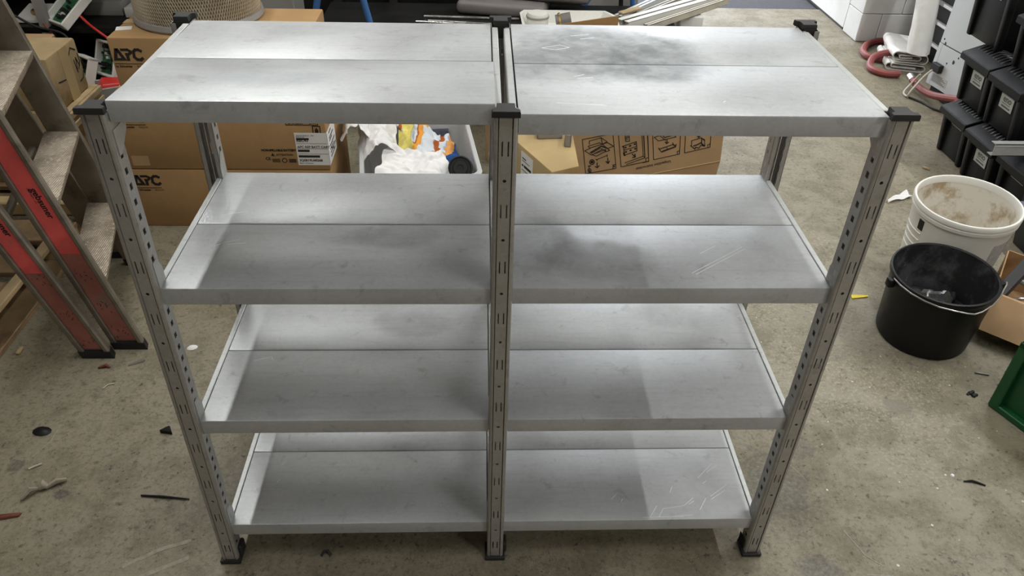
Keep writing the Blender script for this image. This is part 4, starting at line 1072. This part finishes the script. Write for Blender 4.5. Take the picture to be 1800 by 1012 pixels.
tubecurve('hose', [(3.02,4.02,.03),(3.02,4.20,.028),(2.90,4.24,.024),(2.78,4.18,.024),(2.68,4.03,.024),(2.665,3.92,.024),(2.72,3.865,.024),(2.80,3.86,.024),(2.86,3.88,.024),(2.80,3.845,.07),(2.72,3.84,.07),(2.645,3.80,.05),(2.60,3.72,.024),(2.605,3.64,.024),(2.66,3.585,.024),(2.74,3.58,.024)], .022, M_redh, 'red rubber hose coiled on the floor around the folded tarpaulin', 'hose')
tubecurve('hose', [(2.735,3.40,.06),(2.73,3.30,.050),(2.735,3.15,.060),(2.76,2.98,.105),(2.80,2.84,.15),(2.90,2.74,.17)], .021, M_redh, 'end of a red hose crossing in front of the pale machine cabinet', 'hose')
mb = MB(); mb.tube([(2.737,3.44,.065),(2.735,3.39,.058)], .024, 12); tag(obj('hose_fitting', mb, M_chrome, at=(2.736,3.41,.06)), 'bright metal fitting on the free end of the red hose', 'fitting')
pcd = tubecurve('power_cord', [(2.775,3.285,.165),(2.74,3.29,.12),(2.66,3.24,.05),(2.645,3.24,.012),(2.65,3.30,.012),(2.70,3.34,.05),(2.72,3.32,.11),(2.715,3.30,.13)], .006, M_strap, 'beige power cord looped on the floor beside the machine cabinet', 'cord')
pcd.parent = cb; pcd.location -= cb.location; del pcd['category']; pcd['label'] = 'beige power cord'
tubecurve('floor_cable', [(2.655,3.235,.007),(2.70,3.15,.007),(2.73,3.05,.007),(2.80,2.97,.007)], .006, M_black, 'dark cord on the floor at the foot of the machine cabinet', 'cable')
mb = MB(); mb.hexa([(2.70,2.78,.0),(2.78,2.78,.0),(2.78,2.86,.0),(2.70,2.86,.0),(2.70,2.78,.15),(2.78,2.78,.15),(2.78,2.86,.15),(2.70,2.86,.15)],.012,2); tag(obj('red_box', mb, M_redp, at=(2.74,2.82,0)), 'small bright red box between the machine cabinet and the toolboxes', 'box')
tp = thing('folded_tarpaulin', 'folded dirty white tarpaulin lying on the floor by the pier', 'tarpaulin', (2.85,3.85,0))
pf = frame((.956,-.294),(.25,.97)); TPO = (2.705,3.735)
def fold(pts, th):                              # thick ribbon outline in (a,z)
    L = []; Rr = []
    for i,(a,z) in enumerate(pts):
        p0 = pts[max(i-1,0)]; p1 = pts[min(i+1,len(pts)-1)]; d = V((p1[0]-p0[0],p1[1]-p0[1])).normalized(); n = V((-d.y,d.x))*th/2
        L.append((a+n.x,z+n.y)); Rr.append((a-n.x,z-n.y))
    return L+Rr[::-1]
def arc(cx,cz,r,a0,a1,n=8): return [(cx+r*math.cos(R(a0+(a1-a0)*k/n)),cz+r*math.sin(R(a0+(a1-a0)*k/n))) for k in range(n+1)]
def extr(poly, b0, b1, amp=.006, n=10):
    mb = MB(); rings = []
    for k in range(n+1):
        b = b0+(b1-b0)*k/n; rings.append([V(pf(TPO,a+mn.noise(V((b*9,a*7,3)))*amp*2,b,max(z+mn.noise(V((b*8,a*8,0)))*amp*(1 if z>.02 else 0),.001))) for a,z in poly])
    mb.loft(rings, True, True); return mb
lower = arc(.03,.026,.022,90,270)+[(.22,.004)]+arc(.235,.024,.020,-90,90)+[(.06,.046)]+arc(.05,.034,.012,90,250,5)+[(.2,.022)]
obj('lower_fold', extr(fold(lower,.006),0,.36), M_tarp, tp, 50)
upper = [(.05,.058),(.20,.056)]+arc(.225,.086,.030,-90,90)+[(.06,.128)]+arc(.06,.100,.028,90,255,7)+[(.19,.072)]+arc(.195,.088,.016,-90,90,6)+[(.08,.106)]+arc(.08,.096,.010,90,250,5)+[(.16,.088)]
obj('upper_fold', extr(fold(upper,.006),.0,.40,.008), M_tarp, tp, 50)
mb = MB()
def roll(i,j):
    t = j; p = V((2.865,3.655,.142))*(1-t)+V((2.955,4.195,1.32))*t
    a = 2*math.pi*i; r = .072+.006*mn.noise(V((math.cos(a)*2,math.sin(a)*2,t*9+math.sin(a)*2)))+.004*math.sin(a*3+t*14)
    return p+V((math.cos(a)*r,math.sin(a)*r*.9,0))
mb.loft([[roll(i/28,j/40) for i in range(28)] for j in range(41)]); tag(obj('rolled_sheet', mb, M_tarp, at=(2.87,3.66,.14), smooth=60), 'upright roll of white sheeting leaning on the pier, standing on the tarpaulin', 'roll')
rk = thing('drawer_rack', 'dark rack with pale label strips between the white roll and the machine cabinet', 'rack', (3.3,3.9,0))
mb = MB(); mb.box((3.10,3.62,0),(3.6,4.24,1.4)); obj('rack_body', mb, M_tool2, rk)
for z in (.10,.24,.36,.50,.64):
    mb = MB(); mb.box((3.085,3.64,z),(3.10,4.22,z+.03),.003); r0 = obj('drawer_rail', mb, M_grey, rk)
    mb = MB(); mb.box((3.083,3.78,z+.006),(3.086,3.92,z+.024)); obj('label_strip', mb, M_paper, r0)

# ------------------------------------------------------------------ buckets
def bucket(name, c, r0, r1, h, lab, mo, mi, rim, ex, ea, fillz=None):
    t = thing(name, lab, 'bucket', (c[0],c[1],0))
    mb = MB()
    mb.lathe([(r0-.012,.0),(r0,.006)]+[(r0+(r1-r0)*k/8, .006+(h-.012)*k/8) for k in range(1,9)]+[(r1+.001,h-.003)], (c[0],c[1],0), 72, False, ex, ea)
    mb.lathe([(0,.0005),(r0-.012,.0)], (c[0],c[1],0), 72, False, ex, ea)
    obj('outer_shell', mb, mo, t)
    mb = MB(); mb.lathe([(r1-.004,h-.003)]+[(r0-.004+(r1-r0)*k/8, .010+(h-.016)*k/8) for k in range(7,-1,-1)]+[(r0-.03,.008),(0.002,.008)], (c[0],c[1],0), 72, False, ex, ea); obj('inner_lining', mb, mi, t)
    mb = MB(); mb.lathe(rim, (c[0],c[1],0), 72, False, ex, ea); obj('rim', mb, mo, t)
    return t
EA = math.atan2(1.27+.95,1.67)                    # long axis of the slightly oval pails
wb = bucket('white_bucket', (1.915,1.335), .165, .192, .35, 'large stained white plastic bucket behind the black bucket', M_white, M_bin,
       [(.1905,.315),(.197,.317),(.198,.330),(.195,.334),(.199,.338),(.200,.352),(.197,.358),(.190,.358),(.187,.352),(.186,.330)], 1.13, EA)
def on_wall(c, ang, z, ex, ea, r0, r1, h, out=.0008):
    rr0 = r0+(r1-r0)*z/h+out; t = ang-ea
    # point of the oval at this parameter
    a, b = rr0*math.cos(t)*ex, rr0*math.sin(t)
    return V((c[0]+a*math.cos(ea)-b*math.sin(ea), c[1]+a*math.sin(ea)+b*math.cos(ea), z))
def patch(c, a0, a1, z0, z1, prm, out=.0008, n=8):
    mb = MB(); A = [on_wall(c,R(a0+(a1-a0)*k/n),z0,*prm,out) for k in range(n+1)]; B = [on_wall(c,R(a0+(a1-a0)*k/n),z1,*prm,out) for k in range(n+1)]
    va = mb._v(A); vb = mb._v(B)
    for k in range(n): mb._f([va[k],va[k+1],vb[k+1],vb[k]])
    return mb
PRM = (1.13, EA, .165, .192, .35)
WC = (1.915,1.335)
obj('printed_label', patch(WC, -76,-48,.10,.265, PRM), M_label if False else pm('faded_grey_label',(.42,.41,.41),.7,var=.15,scale=60), wb)
obj('label_stripe', patch(WC, -47,-43,.06,.27, PRM), M_ink, wb)
mb = MB()
for k,(a,z) in enumerate(((-75,.125),(-72,.108),(-67,.115),(-61,.118))):
    p = on_wall(WC,R(a),z,*PRM,.002); mb.lathe([(0,.014),(.010,.010),(.013,0),(.010,-.010),(0,-.014)], p, 10)
obj('label_spots', mb, [pm('brown_print',(.20,.12,.05),.7)], wb)
obj('size_mark', patch(WC, -172,-163,.255,.30, PRM), M_ink, wb)
mb = MB()
for z in (.15,.18,.21,.24):
    mb.tube([on_wall(WC,R(a),z,*PRM,.001) for a in range(-200,-160,4)], .0025, 6)
obj('moulded_rings', mb, M_white, wb)
bb = bucket('black_bucket', (1.668,.962), .163, .178, .27, 'black builder\'s bucket with plaster splashes and a wire handle, in front of the white bucket', M_tool, M_bin2,
       [(.1775,.245),(.184,.250),(.186,.262),(.185,.270),(.179,.272),(.175,.268),(.174,.262)], 1.13, EA)
BC = (1.668,.962); PB = (1.13, EA, .163, .178, .27)
hp = [on_wall(BC,R(a),.258+dz,*PB,.010+o) for a,dz,o in ((182,.0,.0),(195,.003,.001),(210,.002,.001),(225,.0,.001),(240,-.003,.002),(255,-.006,.003),(268,-.012,.006),(276,-.016,.008),(285,-.012,.006),(300,-.004,.002),(320,.0,.001),(332,.002,.006),(340,.004,.016),(346,.0,.022))]
out = []
for i in range(len(hp)-1):
    for k in range(4): out.append(hp[i].lerp(hp[i+1],k/4))
mb = MB(); mb.tube(out+[hp[-1]], .0028, 8); obj('wire_handle', mb, M_wire, bb)
for a in (181,346):
    p = on_wall(BC,R(a),.240,*PB,.016); mb = MB(); mb.box((p.x-.014,p.y-.014,p.z-.018),(p.x+.014,p.y+.014,p.z+.016),.006,2); obj('handle_lug', mb, M_tool, bb)
ft = thing('pipe_fittings', 'brass and steel pipe fitting lying inside the black bucket', 'fitting', (1.66,.90,.06))
mb = MB(); mb.M = Matrix.Translation((1.675,1.03,.115)) @ Matrix.Rotation(R(-60),4,'Z') @ Matrix.Rotation(R(60),4,'Y'); mb.lathe([(.0,.0),(.026,0),(.026,.025),(.020,.028),(.020,.075),(.024,.078),(.024,.09),(0,.09)], (0,0,0), 8); obj('steel_valve', mb, M_chrome, ft)
mb = MB(); mb.M = Matrix.Translation((1.735,1.03,.10)) @ Matrix.Rotation(R(70),4,'X'); mb.lathe([(0,0),(.022,0),(.022,.05),(0,.05)], (0,0,0), 8); obj('brass_nut', mb, M_brass, ft)
mb = MB(); mb.tube([(1.70,.985,.105),(1.75,1.0,.10),(1.79,1.03,.10),(1.80,1.05,.11)], .012, 10); tag(obj('black_lever', mb, M_tool2, at=(1.7,.92,.06)), 'black lever lying in the black bucket beside the fitting', 'lever')
mb = MB(); mb.lathe([(.0,.0),(.162,.0),(.158,.075),(0,.085)], (1.668,.962,.010), 40, True, 1.1, EA); o = obj('bucket_rubble', mb, M_bin2); tag(o, 'dark grey rubble filling the bottom of the black bucket', 'rubble'); o['kind'] = 'stuff'

# ------------------------------------------------------------------ open box, green crate
ob = thing('open_cardboard_box', 'open cardboard box full of dark tools beside the black bucket', 'box', (2.16,.98,0))
of = frame((.72,-.69),(.60,.80)); OO = (1.905,.985)
def O(a,b,z): return of(OO,a,b,z)
def obox(mb,a0,a1,b0,b1,z0,z1): return mb.hexa([O(a0,b0,z0),O(a1,b0,z0),O(a1,b1,z0),O(a0,b1,z0),O(a0,b0,z1),O(a1,b0,z1),O(a1,b1,z1),O(a0,b1,z1)])
mb = MB(); obox(mb,0,.42,0,.36,0,.006); obox(mb,0,.42,0,.005,.004,.165); obox(mb,0,.42,.355,.36,.004,.165); obox(mb,0,.005,0,.36,.004,.165); obox(mb,.415,.42,0,.36,.004,.165); obj('box_body', mb, M_card2, ob)
mb = MB(); mb.hexa([O(.0,-.105,.055),O(.42,-.105,.055),O(.42,-.10,.055),O(.0,-.10,.055),O(.0,-.006,.165),O(.42,-.006,.165),O(.42,0,.165),O(0,0,.165)]); obj('front_flap', mb, M_card2, ob)
mb = MB(); mb.M = Matrix.Translation(O(.04,.05,.11)) @ Matrix.Rotation(R(38),4,'Z') @ Matrix.Rotation(R(-12),4,'Y'); mb.box((-.02,0,0),(.42,.05,.006),.001); mb.box((-.02,0,0),(.42,.005,.04)); tag(obj('steel_angle', mb, M_tool2, at=O(.1,.1,.12)), 'dark grey steel angle sticking out of the open cardboard box', 'steel bar')
q = random.Random(4)
mb = MB(); mb.M = Matrix.Translation(O(.22,.10,.03)) @ Matrix.Rotation(R(-44),4,'Z'); mb.box((-.09,-.045,0),(.12,.06,.10),.02,2); mb.tube([(.0,0,.09),(.02,.02,.12),(.06,.03,.12)], .018, 10); tag(obj('power_tool', mb, M_tool, at=O(.22,.1,.03)), 'black power tool in the open cardboard box', 'tool')
for k in range(3):
    pts = [O(q.uniform(.05,.30),q.uniform(.14,.32),.03+.03*k+q.uniform(0,.05)) for _ in range(6)]
    cable('cable', pts, .007, M_tool2 if k%2 else M_wire, ('tangled grey wire at the back of the open box','black cable tangled beneath the wires in the open box','second grey wire coiled on top of the black cable in the open box')[k])
dc = thing('dark_crate', 'dark plastic crate behind the open cardboard box, right of the white bucket', 'crate', (2.6,1.35,0))
mb = MB(); mb.taper((2.36,1.16,0),(2.86,1.60,.17),.02,.006,2); obj('crate_body', mb, M_tool, dc)
mb = MB(); mb.box((2.34,1.14,.17),(2.88,1.62,.195),.008,2); obj('crate_lid', mb, M_slate, dc)
gc = thing('green_crate', 'green plastic stacking crate at the right picture edge', 'crate', (1.95,.40,0))
gf = frame((.39,-.92),(.92,.39)); GO = (1.722,.562)
def G(a,b,z): return gf(GO,a,b,z)
def gbox(mb,a0,a1,b0,b1,z0,z1,bev=.003): return mb.hexa([G(a0,b0,z0),G(a1,b0,z0),G(a1,b1,z0),G(a0,b1,z0),G(a0,b0,z1),G(a1,b0,z1),G(a1,b1,z1),G(a0,b1,z1)],bev)
mb = MB(); gbox(mb,.02,.50,.012,.30,.004,.012); gbox(mb,.02,.50,.012,.017,.01,.275); gbox(mb,.02,.50,.295,.30,.01,.275); gbox(mb,.02,.025,.012,.30,.01,.275); gbox(mb,.495,.50,.012,.30,.01,.275)
obj('crate_wall', mb, M_green, gc)
mb = MB(); gbox(mb,-.002,.032,-.012,.05,.004,.278); obj('corner_post', mb, M_green, gc)
mb = MB(); gbox(mb,.49,.522,-.012,.05,.004,.278); obj('corner_post', mb, M_green, gc)
mb = MB(); gbox(mb,.0,.52,-.010,.02,.0,.024); obj('bottom_rim', mb, M_green, gc)
mb = MB(); gbox(mb,-.002,.522,-.012,.02,.262,.285); gbox(mb,-.002,.522,.29,.315,.262,.285); gbox(mb,-.002,.03,-.012,.315,.262,.285); gbox(mb,.49,.522,-.012,.315,.262,.285); obj('top_rim', mb, M_green, gc)
mb = MB()
for k in range(4): gbox(mb,-.004,.0,-.010,.048,.03+k*.06,.034+k*.06,.001)
obj('corner_ridge', mb, M_green, gc)

# ------------------------------------------------------------------ litter on the floor
def bit(name, mb, m, at, lab, cat): return tag(obj(name, mb, m, at=at, smooth=50), lab, cat)
mb = MB()
for a,b2,c,d in (((-1.352,.200),(-1.318,.237),.010,.02),((-1.318,.237),(-1.295,.243),.014,.016),((-1.30,.240),(-1.252,.270),.009,.012)):
    mb.tube([(a[0],a[1],.007),((a[0]+b2[0])/2,(a[1]+b2[1])/2+.006,d),(b2[0],b2[1],.009)], [c*.6,c,c*.5], 7)
bit('dry_twig', mb, M_grass, (-1.3,.24,0), 'curled dry grey twig on the floor at the lower left', 'twig')
mb = MB(); mb.hexa([(-1.40,.128,0),(-1.332,.142,0),(-1.328,.156,0),(-1.40,.147,0),(-1.40,.130,.009),(-1.335,.143,.008),(-1.332,.154,.008),(-1.40,.146,.009)],.002); bit('wood_splinter', mb, M_rust, (-1.37,.14,0), 'red-brown wood splinter at the left picture edge', 'splinter')
mb = MB(); mb.hexa([(-1.042,.459,0),(-1.002,.452,0),(-1.022,.489,0),(-1.026,.490,0),(-1.042,.459,.014),(-1.002,.452,.014),(-1.022,.487,.003),(-1.026,.488,.003)]); bit('black_shard', mb, M_dkmet, (-1.02,.46,0), 'small black triangular shard left of the shelving', 'shard')
mb = MB(); mb.tube([(-1.015,.211,.004),(-.95,.205,.005),(-.872,.196,.004)], [.003,.004,.002], 6); bit('twig', mb, M_dkmet, (-.95,.205,0), 'thin dark twig on the floor beside the left front post', 'twig')
mb = MB(); mb.lathe([(0,.008),(.016,.006),(.021,0)], (-1.416,.47,.0005), 10, False, 1.5, -.2); bit('black_lump', mb, M_dkmet, (-1.416,.47,0), 'flattened black lump on the floor at the far left', 'litter')
mb = MB(); mb.hexa([(1.475,1.158,0),(1.545,1.168,0),(1.55,1.18,0),(1.478,1.180,0),(1.475,1.158,.005),(1.545,1.168,.006),(1.55,1.18,.004),(1.478,1.180,.007)]); bit('yellow_strip', mb, M_ylw, (1.5,1.17,0), 'bright yellow plastic strip on the floor right of the shelving', 'litter')
def fl(u,v): return V((1.955+.14*u, 1.925+.05*u+.045*v*(.4+u), .004+.012*abs(math.sin(u*5+v*3))))
mb = MB(); mb.sheet(fl, 12, 6, .0015); bit('plastic_scrap', mb, M_film, (2.0,1.95,0), 'scrap of clear plastic film on the floor behind the right post', 'litter')
mb = MB(); mb.hexa([(2.43,2.315,0),(2.455,2.29,0),(2.462,2.30,0),(2.44,2.326,0),(2.43,2.315,.01),(2.455,2.29,.01),(2.462,2.30,.008),(2.44,2.326,.008)],.002); o=bit('wood_chip', mb, M_wood2, (2.45,2.3,0), 'pale wood chip on the floor at the toolbox foot', 'chip'); o.location += V((-.13,-.02,0))
mb = MB(); mb.tube([(1.752,.718,.004),(1.797,.705,.004)], .003, 6); bit('nail', mb, M_wire, (1.77,.71,0), 'single steel nail on the floor in front of the open box', 'nail')
mb = MB()
for dx,dy,r in ((0,0,.008),(.012,.006,.007),(.006,-.012,.008),(-.010,-.004,.005),(.018,-.008,.006)): mb.lathe([(0,r*1.4),(r*.8,r),(r,.0)], (1.68+dx,.614+dy,0), 8)
bit('dirt_clump', mb, M_black, (1.68,.61,0), 'black clump of dirt left of the green crate', 'litter')
mb = MB(); mb.tube([(-.458,.000,.003),(-.452,.010,.010),(-.442,.012,.011),(-.432,.002,.003)], .004, 6); bit('plastic_clip', mb, M_black, (-.445,0,0), 'tiny curved black clip on the floor below the bottom shelf', 'litter')
mb = MB(); mb.lathe([(0,.006),(.010,.005),(.014,0)], (-1.066,.873,.0003), 9, False, 1.4, .3); bit('plaster_flake', mb, M_paper, (-1.066,.873,0), 'white plaster flake between the ladder and the left bay', 'litter')
mb = MB(); mb.box((-1.672,.836,0),(-1.657,.872,.012),.003); bit('wood_chip', mb, M_wood2, (-1.664,.854,0), 'pale wood chip on the floor beside the pallet', 'chip')
mb = MB(); mb.tube([(-1.355,.762,.005),(-1.33,.772,.009),(-1.315,.765,.005)], [.003,.007,.003], 7); bit('leaf_scrap', mb, M_rust, (-1.335,.77,0), 'curled brown scrap just below the ladder foot', 'litter')
mb = MB(); mb.hexa([(-1.258,.775,0),(-1.212,.795,0),(-1.208,.802,0),(-1.25,.79,0),(-1.258,.775,.004),(-1.212,.795,.006),(-1.208,.802,.006),(-1.25,.79,.004)]); bit('metal_sliver', mb, M_wire, (-1.23,.79,0), 'thin metal sliver right of the ladder foot', 'litter')
mb = MB(); mb.lathe([(0,.005),(.005,.004),(.007,0)], (1.437,.256,.0002), 8); bit('pebble', mb, M_paper, (1.437,.256,0), 'single white pebble on the open floor at the right', 'pebble')
mb = MB(); mb.tube([(1.46,.232,.003),(1.485,.232,.005),(1.50,.226,.003),(1.52,.215,.003)], [.002,.004,.004,.002], 6); bit('dirt_streak', mb, M_dkmet, (1.49,.23,0), 'short dark curl of dirt below the single white pebble', 'litter')
mb = MB(); mb.tube([(-1.385,.315,.003),(-1.37,.325,.004),(-1.355,.335,.003)], .003, 6); bit('string', mb, M_strap, (-1.37,.325,0), 'short pale bit of string above the dry grey twig', 'litter')
mb = MB(); mb.tube([(-1.30,.66,.003),(-1.29,.68,.003),(-1.27,.685,.003)], .002, 6); bit('string', mb, M_strap, (-1.29,.67,0), 'tiny curled pale string in front of the ladder foot', 'litter')
